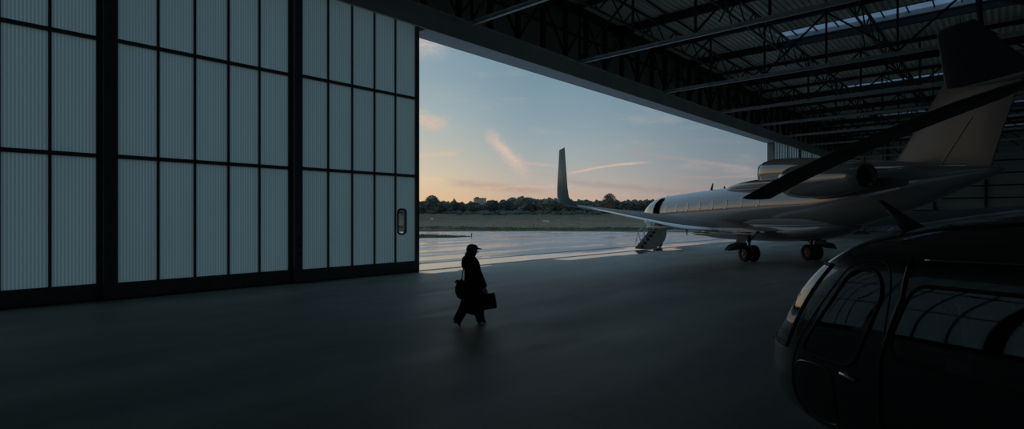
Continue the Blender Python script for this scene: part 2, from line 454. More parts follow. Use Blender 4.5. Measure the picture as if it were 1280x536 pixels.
for row, (D0, st) in enumerate(((264, 24), (277, 22), (291, 21))):
    px = 372 + row*8
    while px < 1140:
        D = D0 + random.uniform(-1.5, 1.5); i = random.choice([0, 1, 2, 3])
        top = interp([(372,252),(520,251.5),(536,249),(552,252),(590,253),(618,250),(650,247),(668,247.3),(684,249.5),(700,248),(730,250),(800,250),(830,251),(1150,252)], px)[0]
        if 592 < px < 612: top = 256
        hh = (270 - top + random.uniform(-1.6,.4))/F*D + CAMZ - ground_z(px2w(px, D), D)
        o = put_tree(i, px2w(px, D), D, hh/HP[i]/.98, 'dark broadleaf tree in the distant tree line beyond the airfield grass', 'trees of the distant tree line')
        o.scale = (o.scale[0]*1.05, o.scale[1]*1.0, o.scale[2])
        px += st*random.uniform(1.04, 1.12)
put_tree(4, px2w(762, 252), 252, .90, 'tall airy tree standing above the tree line just right of the winglet')
put_tree(0, px2w(540, 252), 252, 1.0, 'round-crowned tree standing out of the tree line beside the open door edge')
# low scrub at the foot of the trees
b = MB(); random.seed(5)
for k in range(330):
    D = random.uniform(215, 258) if k % 2 else random.uniform(250, 258); px = random.uniform(380, 1120); x = px2w(px, D)
    if 748 < px < 778 or 526 < px < 554: continue
    r = random.uniform(.6, 2.0); b.blob((x, D, ground_z(x, D)+r*.2), (r*1.2, r*.8, r*.6), 2, .7, 3, k); gz = ground_z(x, D)
    for _ in range(70):
        a = random.uniform(0, PI); q0 = Vector((x+r*1.5*math.cos(a)*random.uniform(.3,1), D-r*random.uniform(.2,.9), gz+r*.95*math.sin(a)*random.uniform(.3,1)))
        b.add([q0+Vector((random.gauss(0,.22),random.gauss(0,.22),random.gauss(0,.22))) for _ in range(3)], [(0,1,2)])
tag(b.build('scrub', M['leafc'], smooth=False, normals=False), 'low dark scrub at the foot of the distant trees', 'bushes', kind='stuff')
b = MB(); random.seed(15)
for k in range(150):
    D = random.uniform(301, 308); px = 375 + k*5.2; x = px2w(px, D)
    if 588 < px < 614: continue
    b.blob((x, D, ground_z(x, D)+1.6), (3.0, 2.4, random.uniform(3.6, 5.4)), 2, .5, 2.5, k)
tag(b.build('thicket', M['leafa'], smooth=False), 'dense dark thicket filling the gaps behind the distant trees', 'bushes', kind='stuff')
# pale building among the trees
r = thing('farm_building', (px2w(600, 300), 300, ground_z(px2w(600,300),300)), 0, 'small pale building with flat roof half hidden in the distant trees', 'building')
w = MB(); w.box((0,0,3.9), (6.5,6,7.8)); w.build('wall', M['bldg'], r)
w = MB(); w.box((0,0,7.95), (6.9,6.4,.3)); w.box((-1.5,0,8.4),(2,2,.7)); w.build('roof', M['roofm'], r)
for xx in (-2.4, 0, 2.4):
    w = MB(); w.box((xx,-3.02,6.4),(1.1,.08,1.3)); w.build('window', M['jetwin'], r)
# small white marker boards and a post
def marker(px, py, D, lab):
    x = px2w(px, D); z = ground_z(x, D)
    r = thing('marker_board', (x, D, z), 0, lab, 'marker')
    a = MB(); a.box((0,0,.62),(.55,.06,.35)); a.build('board', M['white'], r)
    for s in (-.2, .2):
        a = MB(); a.tube([(s,0.0,-.1),(s,0,.5)], .025, 6); a.build('leg', M['strutm'], r)
marker(540, 275, 135, 'small white marker board in the grass left of the walking person')
marker(680.5, 277, 118, 'small white marker board in the grass, left one of a pair near the winglet')
marker(684.5, 278, 116, 'small white marker board in the grass, right one of a pair near the winglet')
x = px2w(589.5, 60); r = thing('edge_post', (x, 60, 0.0), 0, 'thin dark post at the tip of the turf island', 'post')
a = MB(); a.tube([(0,0,0),(0,0,.30)], .05, 8); a.build('post', M['black'], r)
a = MB(); a.lathe([(.30,.0),(.30,.08),(.40,.08),(.44,.0)], 12); a.build('lamp_cap', M['hub'], r)

# ------------------------------------------------------------------ hangar door leaves
ROWS = [.5, 3.95, 7.15, 10.15]; LW = 5.04; LH = 10.5
def door_leaf(name, k0, m0, window=False, label=None, LW=5.04, ST=.17):
    root = thing(name, H(k0, m0), HR, label, None, None, 'structure')
    f = MB(); t = .12
    f.span((0,-t/2,0.03),(LW,t/2,.46))
    f.span((0,-t/2,.46),(ST,t/2,LH)); f.span((LW-ST,-t/2,.46),(LW,t/2,LH))
    f.span((ST,-t/2,LH-.25),(LW-ST,t/2,LH))
    f.build('frame', M['frame'], root, bevel=.008)
    iw = (LW-2*ST)/5
    for z in ROWS[1:3]:
        f = MB(); f.span((ST,-.05,z-.055),(LW-ST,.05,z+.055)); f.build('rail', M['frame'], root, bevel=.006)
    for c in range(1, 5):
        f = MB(); x = ST + c*iw; f.span((x-.035,-.048,.46),(x+.035,.048,LH-.25)); f.build('mullion', M['frame'], root, bevel=.006)
    zs = [.46, ROWS[1], ROWS[2], LH-.25]
    for c in range(5):
        for r_ in range(3):
            x0, x1 = ST+c*iw-.005, ST+(c+1)*iw+.005; z0, z1 = zs[r_]+.0, zs[r_+1]-.0
            p = MB()
            if window and c == 4 and r_ == 0:
                # sheet with a rounded hole
                cx, cz, hw, hh = WX, 2.08, .2, .5
                hole = rounded([(cx-hw,cz-hh),(cx+hw,cz-hh),(cx+hw,cz+hh),(cx-hw,cz+hh)], .17, 6)
                def edge(px_, pz_):
                    dx, dz = px_-cx, pz_-cz; best = 1e9
                    for lim, d in ((x1-cx,dx),(x0-cx,dx),(z1-cz,dz),(z0-cz,dz)):
                        if abs(d) > 1e-6 and lim/d > 0: best = min(best, lim/d)
                    return (cx+dx*best, cz+dz*best)
                ptsh = []
                for i in range(len(hole)):
                    a, b_ = Vector(hole[i]), Vector(hole[(i+1) % len(hole)])
                    nsub = max(1, int((b_-a).length/.03))
                    for j in range(nsub): ptsh.append(a + (b_-a)*j/nsub)
                outp = [edge(*q) for q in ptsh]
                # add corners by snapping nearest
                for cc in ((x0,z0),(x1,z0),(x1,z1),(x0,z1)):
                    j = min(range(len(outp)), key=lambda i: (outp[i][0]-cc[0])**2+(outp[i][1]-cc[1])**2); outp[j] = cc
                p.rings([[(q[0], .0, q[1]) for q in ptsh],[(q[0], .0, q[1]) for q in outp]], caps=False)
            else:
                p.add([(x0,0,z0),(x1,0,z0),(x1,0,z1),(x0,0,z1)], [(0,1,2,3)])
            o = p.build('panel', M['poly'], root)
    f = MB(); f.span((-.10,-.099,.01),(.02,.099,LH)); f.build('edge_seal', M['frame'], root)
    f = MB(); f.span((0,-.04,.008),(LW,.04,.05)); f.build('floor_brush', M['black'], root)
    for s in (.8, LW-.8):
        f = MB(); f.box((s,0,.04),(.5,.1,.06)); f.build('roller', M['rail'], root)
    return root
LW = 5.25
WX = LW - .84
door_leaf('door_1', -10.53-5.3, -.16, LW=5.3, ST=.23)
door_leaf('door_2', -10.53, 0, LW=5.28, ST=.23)
d3 = door_leaf('door_3', -5.25, .16, True, LW=5.25, ST=.2)
# vision panel of leaf 3
hole = rounded([(WX-.2,1.58),(WX+.2,1.58),(WX+.2,2.58),(WX-.2,2.58)], .17, 6)
v = MB(); v.tube([(p[0], 0, p[1]) for p in hole]+[(hole[0][0],0,hole[0][1])], .035, 8, False)
vo = v.build('window_frame', M['black'], d3, smooth=True)
v = MB(); v.add([(p[0], .0, p[1]) for p in hole], [tuple(range(len(hole)))]); v.build('glass', M['glass'], vo)
v = MB(); v.span((WX+.10,-.03,1.62),(WX+.13,.03,2.54)); v.build('mullion', M['hub'], vo)
v = MB(); v.tube([(LW-.09,-.07,1.0),(LW-.09,-.14,1.05),(LW-.09,-.14,1.35),(LW-.09,-.07,1.4)], .012, 8); v.build('door_handle', M['black'], d3, smooth=True)
v = MB(); v.span((.03,-.16,.95),(.12,-.06,1.05)); v.span((.03,-.16,1.25),(.12,-.06,1.33)); v.span((.03,-.16,1.5),(.12,-.06,1.56)); v.build('latch', M['black'], d3, bevel=.01)
door_leaf('door_4', -15.83-5.3, 0, LW=5.3, ST=.23)
door_leaf('door_5', -21.13-5.3, -.16, LW=5.3, ST=.23)
for i in range(9): door_leaf('door_%d' % (6+i), 46.5 + i*5.06, .16 if i % 2 == 0 else 0)  # farther leaves are added, translucent to brighten the hidden far end
# stiles between leaves (guides)
g = hthing('trim_1', kind='structure')
a = MB(); a.span(L(KL,-.3,0), L(-26.3,-.1,10.5)); a.build('infill', M['frame'], g)
# door tracks let into the floor
for i, mm in enumerate((-.16, .0, .16)):
    a = MB(); a.span((KL, -mm-.02, -.01), (91.9, -mm+.02, .006)); o = a.build('trim_%d' % (2+i), M['rail'], None)
    o.location = O; o.rotation_euler = (0,0,HR); tag(o, kind='structure')

# header beam over the doorway
hb = hthing('header_beam', label='long grey steel header beam running over the open doorway and door leaves', cat='beam')
a = MB(); a.span(L(KL,.50,10.0), L(66.7,.62,10.80)); a.build('web', M['fascia'], hb, bevel=.01)
a = MB(); a.span(L(0.05,-.49,10.02), L(46.1,-.35,10.9)); a.build('outer_web', M['flange'], hb, bevel=.01)
a = MB(); a.span(L(KL,.30,10.80), L(66.7,.80,10.86)); a.build('top_flange', M['fascia'], hb)
a = MB(); a.span(L(0.05,-.49,9.97), L(46.1,.66,10.0)); a.build('bottom_flange', M['flange'], hb)
a = MB(); a.span(L(KL,-.49,10.56), L(66.7,.50,10.6)); a.build('soffit', M['fascia'], hb)
# jamb posts
for kk_, nm in ((46.35,'trim_6'),):
    a = MB(); a.span((kk_-.18,-.3,0),(kk_+.12,.35,10.28)); o = a.build(nm, M['frame']); o.location = O; o.rotation_euler = (0,0,HR); tag(o, kind='structure')

# walls
def hmesh(name, mbx, mat, kind='structure'):
    o = mbx.build(name, mat); o.location = O; o.rotation_euler = (0,0,HR); tag(o, kind=kind); return o
a = MB(); a.span(L(KL,-.75,10.9), L(KR,-.5,HC+.3)); hmesh('wall_front', a, M['clad'])
a = MB(); a.span(L(KR,-.75,0), L(KR+.25,MB_,HC+.3)); hmesh('wall_right', a, M['cladw'])
a = MB(); a.span(L(KL-.25,-.75,0), L(KL,MB_,HC+.3)); hmesh('wall_left', a, M['clad'])
a = MB(); a.span(L(KL,MB_,0), L(KR,MB_+.25,8.6)); a.span(L(KL,MB_,12.6), L(KR,MB_+.25,HC+.3))
for k in range(12): a.span(L(KL+k*11.09-.4,MB_,8.6), L(KL+k*11.09+.4,MB_+.25,12.6))
hmesh('wall_back', a, M['clad'])
# translucent sheeting added high in the unseen back wall to brighten the hangar
for k in range(11):
    w = hthing('window_%d' % (6+k), kind='structure'); x0 = KL+k*11.09+.4; x1 = x0+10.29
    b = MB(); b.add([L(x0,MB_+.12,8.6),L(x1,MB_+.12,8.6),L(x1,MB_+.12,12.6),L(x0,MB_+.12,12.6)], [(0,1,2,3)]); b.build('sheet', M['poly'], w)
    b = MB()
    for j in range(1, 5): b.span(L(x0+j*2.06-.04,MB_+.04,8.6), L(x0+j*2.06+.04,MB_+.2,12.6))
    b.span(L(x0,MB_+.04,10.55), L(x1,MB_+.2,10.65)); b.build('bars', M['frame'], w)
# end wall girts and posts
eg = hthing('end_wall_framing', label='dark posts and horizontal rails on the far end wall behind the jet tail', cat='wall framing')
for z in (1.3, 3.2, 5.0, 6.8, 8.6, 10.4, 12.2):
    a = MB(); a.span(L(KR-.14,0,z-.1), L(KR-.0,MB_,z+.1)); a.build('girt', M['steel'], eg)
for mm in range(4, 44, 6):
    a = MB(); a.span(L(KR-.5,mm-.16,0), L(KR-.14,mm+.16,HC)); a.build('post', M['steel'], eg)

# ceiling: corrugated deck with skylight slots
SKY = [(5.2, 7.0), (23.1, 25.1), (42.4, 44.4), (61, 63), (80, 82)]
SM0, SM1 = 7.2, 36.0
def deck_strip(b, k0, k1, m0, m1):
    pitch = .32; n = max(1, round((m1-m0)/pitch)); p = (m1-m0)/n; pr = []
    for i in range(n):
        x = m0 + i*p
        pr += [(x, 0), (x+p*.30, 0), (x+p*.42, .055), (x+p*.88, .055)]
    pr.append((m1, 0))
    b.rings([[L(k0,x,HC+z) for x, z in pr],[L(k1,x,HC+z) for x, z in pr]], caps=False, closed=False)
a = MB(); edges = [KL] + [e for s in SKY for e in s] + [KR]
for i in range(0, len(edges), 2): deck_strip(a, edges[i], edges[i+1], -.75, MB_)
for s in SKY:
    deck_strip(a, s[0], s[1], -.75, SM0); deck_strip(a, s[0], s[1], SM1, MB_)
hmesh('ceiling', a, M['deck'])
M['curb'] = simple('white skylight curb', (.5,.5,.5), .5)
names = ['above the left end of the open doorway', 'nearest, over the middle of the ceiling', 'above the front of the jet fin', 'deep behind the jet fin', 'farthest of the row near the end wall']
for i, s in enumerate(SKY):
    w = hthing('window_%d' % (i+1), kind='structure')
    b = MB()
    b.span(L(s[0]-.04,SM0,HC-.02), L(s[0],SM1,HC+.35)); b.span(L(s[1],SM0,HC-.02), L(s[1]+.04,SM1,HC+.35))
    b.span(L(s[0],SM0-.04,HC-.02), L(s[1],SM0,HC+.35)); b.span(L(s[0],SM1,HC-.02), L(s[1],SM1+.04,HC+.35)); b.build('curb', M['curb'], w)
    b = MB(); b.span(L(s[0],SM0,HC+.30), L(s[1],SM1,HC+.31)); b.build('glazing', M['skyl'], w)
    b = MB(); mm = SM0 + .8
    while mm < SM1: b.span(L(s[0],mm-.03,HC+.2), L(s[1],mm+.03,HC+.28)); mm += 1.2
    b.build('glazing_bars', M['steel'], w)

# ------------------------------------------------------------------ roof steel
TK = [2.3, 10.4, 20.2, 29.9, 38.6, 47.8, 57.2, 66.8, 76.4, 86]
zt, zb = HC-.22, 10.72
def make_truss():
    r = thing('roof_truss')
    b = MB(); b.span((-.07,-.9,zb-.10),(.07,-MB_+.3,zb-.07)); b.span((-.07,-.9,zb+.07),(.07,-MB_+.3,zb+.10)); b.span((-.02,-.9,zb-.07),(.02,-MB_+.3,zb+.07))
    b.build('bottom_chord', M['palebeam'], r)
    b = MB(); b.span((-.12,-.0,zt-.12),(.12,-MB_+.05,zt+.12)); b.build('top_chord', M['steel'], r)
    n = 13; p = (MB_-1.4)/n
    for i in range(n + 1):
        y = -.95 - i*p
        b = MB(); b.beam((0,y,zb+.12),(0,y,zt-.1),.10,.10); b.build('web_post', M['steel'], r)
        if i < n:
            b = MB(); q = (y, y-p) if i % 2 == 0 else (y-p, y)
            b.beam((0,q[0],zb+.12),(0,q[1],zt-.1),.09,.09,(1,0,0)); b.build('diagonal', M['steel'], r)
    return r
T0 = make_truss()
ordn = ['first','second','third','fourth','fifth','sixth','seventh','eighth','ninth','tenth']
for i, k in enumerate(TK):
    o = T0 if i == 0 else copy_tree(T0)
    o.location = H(k, 0); o.rotation_euler = (0,0,HR)
    lab = 'steel roof truss with pale lower beam, %s from the left edge of the open doorway' % ordn[i]
    tag(o, lab, 'roof truss', 'roof trusses over the hangar')
# intermediate rafters
R0 = thing('ceiling_rafter')
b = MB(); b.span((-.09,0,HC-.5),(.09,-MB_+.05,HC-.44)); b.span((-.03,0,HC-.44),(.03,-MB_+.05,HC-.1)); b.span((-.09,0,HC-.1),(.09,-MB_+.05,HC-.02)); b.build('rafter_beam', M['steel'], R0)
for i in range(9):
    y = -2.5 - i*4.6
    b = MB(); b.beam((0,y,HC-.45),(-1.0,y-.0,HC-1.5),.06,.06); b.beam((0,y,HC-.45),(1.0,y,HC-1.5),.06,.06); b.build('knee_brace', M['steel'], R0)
for i, k in enumerate([(TK[j]+TK[j+1])/2 for j in range(9)]):
    o = R0 if i == 0 else copy_tree(R0); o.location = H(k, 0); o.rotation_euler = (0,0,HR)
    tag(o, 'dark rafter under the roof deck, %s one from the doorway left edge' % ordn[i], 'rafter', 'rafters between the roof trusses')
# open-web joists running parallel to the doorway
J0 = thing('roof_joist')
K0, K1 = KL+.05, KR-.5
b = MB(); b.span((K0,-.07,HC-.62),(K1,.07,HC-.52)); b.build('top_chord', M['steel'], J0)
b = MB(); b.span((K0,-.045,HC-1.65),(K1,.045,HC-1.56)); b.build('bottom_chord', M['steel'], J0)
b = MB(); k = K0; up = False
while k < K1 - 1.2:
    b.beam((k,0,HC-.57 if up else HC-1.6),(k+1.2,0,HC-1.6 if up else HC-.57),.06,.06,(0,1,0)); k += 1.2; up = not up
b.build('zigzag_web', M['steel'], J0)
for i, mm in enumerate([3.4+4.6*j for j in range(9)]):
    o = J0 if i == 0 else copy_tree(J0); o.location = H(0, mm); o.rotation_euler = (0,0,HR)
    tag(o, 'dark zigzag roof joist running along the hangar, %s one in from the door wall' % ordn[i], 'joist', 'roof joists parallel to the doorway')
# girder truss standing on the header beam
gt = hthing('door_girder_truss', label='dark steel lattice girder standing on the header beam up to the roof', cat='girder')
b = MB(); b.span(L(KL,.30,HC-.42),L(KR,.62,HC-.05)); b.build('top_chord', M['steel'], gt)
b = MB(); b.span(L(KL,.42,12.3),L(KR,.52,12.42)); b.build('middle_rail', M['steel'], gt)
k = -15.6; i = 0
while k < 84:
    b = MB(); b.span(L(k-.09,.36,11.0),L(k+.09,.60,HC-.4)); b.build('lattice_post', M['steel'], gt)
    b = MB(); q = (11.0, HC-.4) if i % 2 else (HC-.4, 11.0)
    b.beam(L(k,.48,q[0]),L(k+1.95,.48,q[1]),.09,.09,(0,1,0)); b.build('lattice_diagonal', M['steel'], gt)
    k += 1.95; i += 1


# ------------------------------------------------------------------ business jet (x forward, y port)
M['jetwing'] = simple('wing paint darkened as tree reflection', (.10,.105,.115), .42, coat=.15, var=.05, scale=.7, coatr=.2)  # darkened in colour for the trees a glossy wing would mirror
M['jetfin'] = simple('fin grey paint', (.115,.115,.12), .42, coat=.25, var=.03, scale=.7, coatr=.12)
M['skysheen'] = simple('cabin window with painted sky reflection', (.42,.39,.37), .12, coat=1, var=.02)  # pale colour stands in for sky reflected in the cabin glazing
JET = Vector((13.8, 27.9, 0)); JR = math.radians(103)
jet = thing('business_jet', JET, JR, 'large pale grey three-engined business jet with its stairs down, half inside the hangar', 'airplane')
FUS = [(15.42,.02,2.20,2.24),(15.25,.26,2.0,2.46),(14.8,.52,1.76,2.74),(14.1,.80,1.50,3.06),(13.3,1.02,1.33,3.38),(12.4,1.16,1.25,3.62),
       (11.3,1.23,1.22,3.72),(10,1.25,1.27,3.78),(5,1.25,1.43,3.95),(0,1.25,1.58,4.10),(-3,1.25,1.62,4.16),(-4.15,1.22,1.76,4.2),
       (-5.5,1.12,2.1,4.25),(-7.1,.88,2.55,4.25),(-8.6,.58,3.1,4.12),(-9.6,.33,3.5,4.02),(-10.15,.16,3.72,3.96),(-10.35,.03,3.82,3.88)]
FUS = [((11.3+(q[0]-11.3)*.88) if q[0] > 11.3 else q[0],)+q[1:] for q in FUS]
NOSE = FUS[0][0]
def fus(s): return interp(FUS, s)
def fusY(s, z, n=2.0):
    w, zb_, zt_ = fus(s); zc = (zb_+zt_)/2; h = (zt_-zb_)/2
    q = 1 - min(1, abs((z-zc)/h))**n
    return w*q**(1/n)
DOOR = rounded([(10.45,1.95),(11.35,1.95),(11.35,3.30),(11.1,3.52),(10.65,3.55),(10.45,3.35)], .2, 4)
def ss(a, b, n): return [a + (b-a)*i/n for i in range(n+1)]
svals = ss(NOSE,14.75,6)[:-1] + ss(14.75,13.8,8)[:-1] + ss(13.8,11.6,14)[:-1] + ss(11.6,10.2,44)[:-1] + ss(10.2,-3,40)[:-1] + ss(-3,-10.35,36)
NTH = 96
b = MB(); rings = []
for s in svals:
    w, z0, z1 = fus(s); zc = (z0+z1)/2; h = (z1-z0)/2
    rings.append([(s, w*math.cos(2*PI*k/NTH), zc + h*math.sin(2*PI*k/NTH)) for k in range(NTH)])
vs = [v for r in rings for v in r]; fs = []
for i in range(len(rings)-1):
    for k in range(NTH):
        k2 = (k+1) % NTH
        f = (i*NTH+k, i*NTH+k2, (i+1)*NTH+k2, (i+1)*NTH+k)
        cx = sum(vs[j][0] for j in f)/4; cy = sum(vs[j][1] for j in f)/4; cz = sum(vs[j][2] for j in f)/4
        if cy > .2 and inside(DOOR, cx, cz): continue
        fs.append(f)
fs.append(tuple(range(NTH))); fs.append(tuple((len(rings)-1)*NTH+k for k in range(NTH)))
b.add(vs, fs); b.build('fuselage', M['jet'], jet, smooth=True)
def side_patch(poly, Yf, off=.008, n=4, sgn=1):
    b = MB(); cx = sum(p[0] for p in poly)/len(poly); cz = sum(p[1] for p in poly)/len(poly); rings = []
    for j in range(n + 1):
        u = 1 - j/n*.98
        rings.append([(cx+(p[0]-cx)*u, sgn*(Yf(cx+(p[0]-cx)*u, cz+(p[1]-cz)*u)+off), cz+(p[1]-cz)*u) for p in poly])
    b.rings(rings, caps=False); b.add(rings[-1], [tuple(range(len(poly)))]); return b
def side_tube(poly, Yf, r, off=0, sgn=1, closed=True, n=6):
    pts = []
    for i in range(len(poly) - (0 if closed else 1)):
        a = Vector(poly[i]); q = Vector(poly[(i+1) % len(poly)]); k = max(1, int((q-a).length/.06))
        for j in range(k): pts.append(a + (q-a)*j/k)
    pts.append(Vector(poly[0]) if closed else Vector(poly[-1]))
    b = MB(); b.tube([(p[0], sgn*(Yf(p[0], p[1])+off), p[1]) for p in pts], r, n, not closed); return b
dfm = side_tube(DOOR, fusY, .045).build('door_frame', M['black'], jet, smooth=True)
b = MB(); b.span((10.2,-.2,1.9),(11.5,-.15,3.55)); b.span((10.2,-.2,1.85),(11.5,1.0,1.9)); b.build('cabin_lining', M['seat'], jet)
# cabin windows
for i, s in enumerate([.25+1.34*j*(1+.0*j) for j in range(8)]):
    zc = 3.06 - .031*s
    el = [(s+.20*math.cos(2*PI*k/20), zc+.25*math.sin(2*PI*k/20)) for k in range(20)]
    for sg in (1, -1):
        o = side_patch(el, fusY, .006, 3, sg).build('cabin_window', M['skysheen'], jet, smooth=True)
        side_tube(el, fusY, .022, .0, sg).build('window_rim', M['jetlip'], o, smooth=True)
# cockpit windows
for sg in (1, -1):
    for poly in ([(13.65,2.72),(12.9,2.78),(12.75,3.12),(13.1,3.16)], [(12.75,2.80),(12.2,2.86),(12.2,3.14),(12.6,3.14)]):
        side_patch(rounded(poly, .08, 3), fusY, .006, 4, sg).build('cockpit_window', M['jetwin'], jet, smooth=True)
# belly fairing
BF = [(6.6,.1,1.30,1.5),(6.3,.55,1.10,1.75),(5.6,.95,1.0,1.85),(4,1.28,.95,1.95),(0,1.36,1.0,2.05),(-2.2,1.25,1.14,2.05),(-3.6,.9,1.40,2.1),(-4.6,.3,1.75,2.1)]
b = MB(); rings = []
for s in ss(6.6,-4.6,40):
    w, z0, z1 = interp(BF, s); zc = (z0+z1)/2; h = (z1-z0)/2
    rings.append([(s, w*math.copysign(abs(math.cos(a))**.75, math.cos(a)), zc+h*math.copysign(abs(math.sin(a))**.75, math.sin(a))) for a in [2*PI*k/48 for k in range(48)]])
b.rings(rings); b.build('belly_fairing', M['jet'], jet, smooth=True)
# lifting surfaces
def foil(stations, N_=14):
    rings = []
    for le, te, th, nr in stations:
        le = Vector(le); te = Vector(te); nr = Vector(nr).normalized(); ring = []
        xs = [(1-math.cos(PI*i/N_))/2 for i in range(N_+1)]
        def t(x): return th*(1.4845*math.sqrt(max(x,0))-.63*x-1.758*x*x+1.4215*x**3-.5075*x**4)*2.0*.5
        for x in xs[::-1]: ring.append(le+(te-le)*x + nr*(t(x)+.001))
        for x in xs[1:]: ring.append(le+(te-le)*x - nr*(t(x)+.001)*.8)
        rings.append(ring)
    b = MB(); b.rings(rings); return b
Z = (0,0,1)
WST = [(.8,4.6,-1.5,1.85,1.66,.44),(1.3,4.1,-1.6,1.88,1.64,.42),(3,3.05,-1.8,2.02,1.56,.36),(4.5,2.2,-2.0,2.16,1.52,.32),(6.5,1.1,-2.4,2.36,1.68,.27),
       (7.5,.55,-2.62,2.44,1.82,.24),(9.5,-.5,-3.0,2.58,2.2,.19),(11.3,-1.45,-3.4,2.70,2.55,.15),(12.3,-2.0,-3.68,2.78,2.70,.12)]
WLT = [(12.6,-2.2,-3.8,2.88,2.82,.11,(0,-.5,1)),(12.78,-2.42,-3.88,3.10,3.05,.10,(0,-1,.5)),(12.88,-2.72,-4.0,3.45,3.42,.09,(0,-1,.15)),(13.1,-3.66,-4.32,4.88,4.92,.05,(0,-1,.1))]
for sg in (1, -1):
    st = [((le, sg*y, lz), (te, sg*y, tz), th, Z) for y, le, te, lz, tz, th in WST]
    st2 = [st[-1]] + [((le, sg*y, lz), (te, sg*y, tz), th, (0, sg*n_[1], n_[2])) for y, le, te, lz, tz, th, n_ in WLT]
    def cut(st_, u0, u1, dz=0.0, ths=1.0):
        out_ = []
        for le_, te_, th_, n_ in st_:
            A_ = Vector(le_); B_ = Vector(te_); out_.append((A_+(B_-A_)*u0+Vector((0,0,dz*u0)), A_+(B_-A_)*u1, th_*ths, n_))
        return out_
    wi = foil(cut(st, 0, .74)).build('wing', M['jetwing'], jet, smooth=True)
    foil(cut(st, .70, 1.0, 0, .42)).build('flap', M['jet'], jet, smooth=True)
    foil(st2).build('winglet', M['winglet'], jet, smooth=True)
    # flap track fairings
    for y, te, tz in ((3.2,-1.7,1.5),(5.6,-2.1,1.52),(8.2,-2.6,1.85)):
        b = MB(); b.lathe([(te+1.3,.01),(te+.9,.07),(te+.2,.09),(te-.4,.05),(te-.6,.005)], 12, 'x', (0, sg*y, tz-.03)); b.build('flap_fairing', M['jet'], wi, smooth=True)
# fin, rudder line, tailplane
fst = [((-5.2,0,4.12),(-9.9,0,3.8),.30,(0,1,0)),((-6.3,0,4.40),(-9.98,0,4.0),.34,(0,1,0)),((-6.75,0,4.85),(-10.15,0,4.6),.32,(0,1,0)),((-7.0,0,5.2),(-10.3,0,5.1),.31,(0,1,0)),
       ((-8.05,0,6.65),(-10.75,0,6.4),.28,(0,1,0)),((-8.5,0,7.3),(-11.05,0,7.25),.26,(0,1,0)),((-8.75,0,7.62),(-11.2,0,7.62),.12,(0,1,0))]
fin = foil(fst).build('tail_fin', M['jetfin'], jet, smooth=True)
for sg in (1, -1):
    b = MB(); b.tube([(-8.4,sg*.150,4.2),(-9.43,sg*.108,5.72)], .02, 6); b.build('rudder_hinge', M['curb'], fin)
    for j in range(3):
        b = MB(); b.tube([(-8.9-.06*j,sg*.143,6.0+.17*j),(-9.3-.06*j,sg*.135,6.1+.17*j)], .02, 6); b.build('pale_slit', M['curb'], fin)  # short pale marks laid on the fin sides
for sg in (1, -1):
    st = [((-8.4,0,6.9),(-11.4,0,6.86),.28,Z),((-8.6,sg*.25,6.93),(-11.42,sg*.25,6.9),.26,Z),((-11.5,sg*4.2,7.55),(-12.62,sg*4.2,7.55),.11,Z),((-11.72,sg*4.38,7.58),(-12.66,sg*4.38,7.58),.05,Z)]
    foil(st).build('tailplane', M['jetdark'], jet, smooth=True)  # dark colour carries the shade of the underside
b = MB(); b.lathe([(-8.45,.02),(-8.8,.14),(-9.5,.2),(-10.8,.2),(-11.9,.02)], 16, 'x', (0,0,6.88)); b.build('tailplane_fairing', M['jet'], jet, smooth=True)
# centre intake and duct
DU = [(1.15,.50,4.05,5.10),(.9,.56,4.0,5.20),(.3,.60,3.95,5.24),(-1,.60,3.9,5.18),(-2.8,.56,3.85,4.98),(-4.5,.48,3.8,4.74),(-6,.36,3.8,4.56),(-7.4,.24,3.8,4.40),(-9.2,.10,3.8,4.2)]
b = MB(); rings = []
for s in ss(1.15,-9.2,40):
    w, z0, z1 = interp(DU, s); zc = (z0+z1)/2; h = (z1-z0)/2
    rings.append([(s, w*math.copysign(abs(math.cos(a))**.8, math.cos(a)), zc+h*math.copysign(abs(math.sin(a))**.8, math.sin(a))) for a in [2*PI*k/40 for k in range(40)]])
inner = [[(s_, y*.88, (z-4.575)*.88+4.575) for (s_, y, z) in rings[0]], [(s_-1.2, y*.75, (z-4.575)*.7+4.5) for (s_, y, z) in rings[0]]]
b.rings(inner[::-1] + rings, caps=False)
duct = b.build('intake_duct', M['jet'], jet, smooth=True)
b = MB(); b.tube([(1.15, p[1]*.95, (p[2]-4.575)*.95+4.575) for p in rings[0]]+[(1.15, rings[0][0][1]*.95, 4.575)], .045, 8, False); b.build('intake_lip', M['jetlip'], duct, smooth=True)
b = MB(); b.add([(p[0]+.02, p[1], p[2]) for p in inner[1]], [tuple(range(40))]); b.build('compressor_face', M['black'], duct)
HU = [(4.6,.05,3.85,3.96),(3.6,.5,3.8,4.10),(2.4,.75,3.75,4.24),(1.0,.85,3.7,4.30),(-1,.85,3.7,4.28),(-3,.5,3.7,4.2)]
b = MB(); rings = []
for s in ss(4.6,-3,20):
    w, z0, z1 = interp(HU, s); zc = (z0+z1)/2; h = (z1-z0)/2
    rings.append([(s, w*math.cos(a), zc+h*math.sin(a)) for a in [2*PI*k/32 for k in range(32)]])
b.rings(rings); b.build('dorsal_fairing', M['jet'], jet, smooth=True)
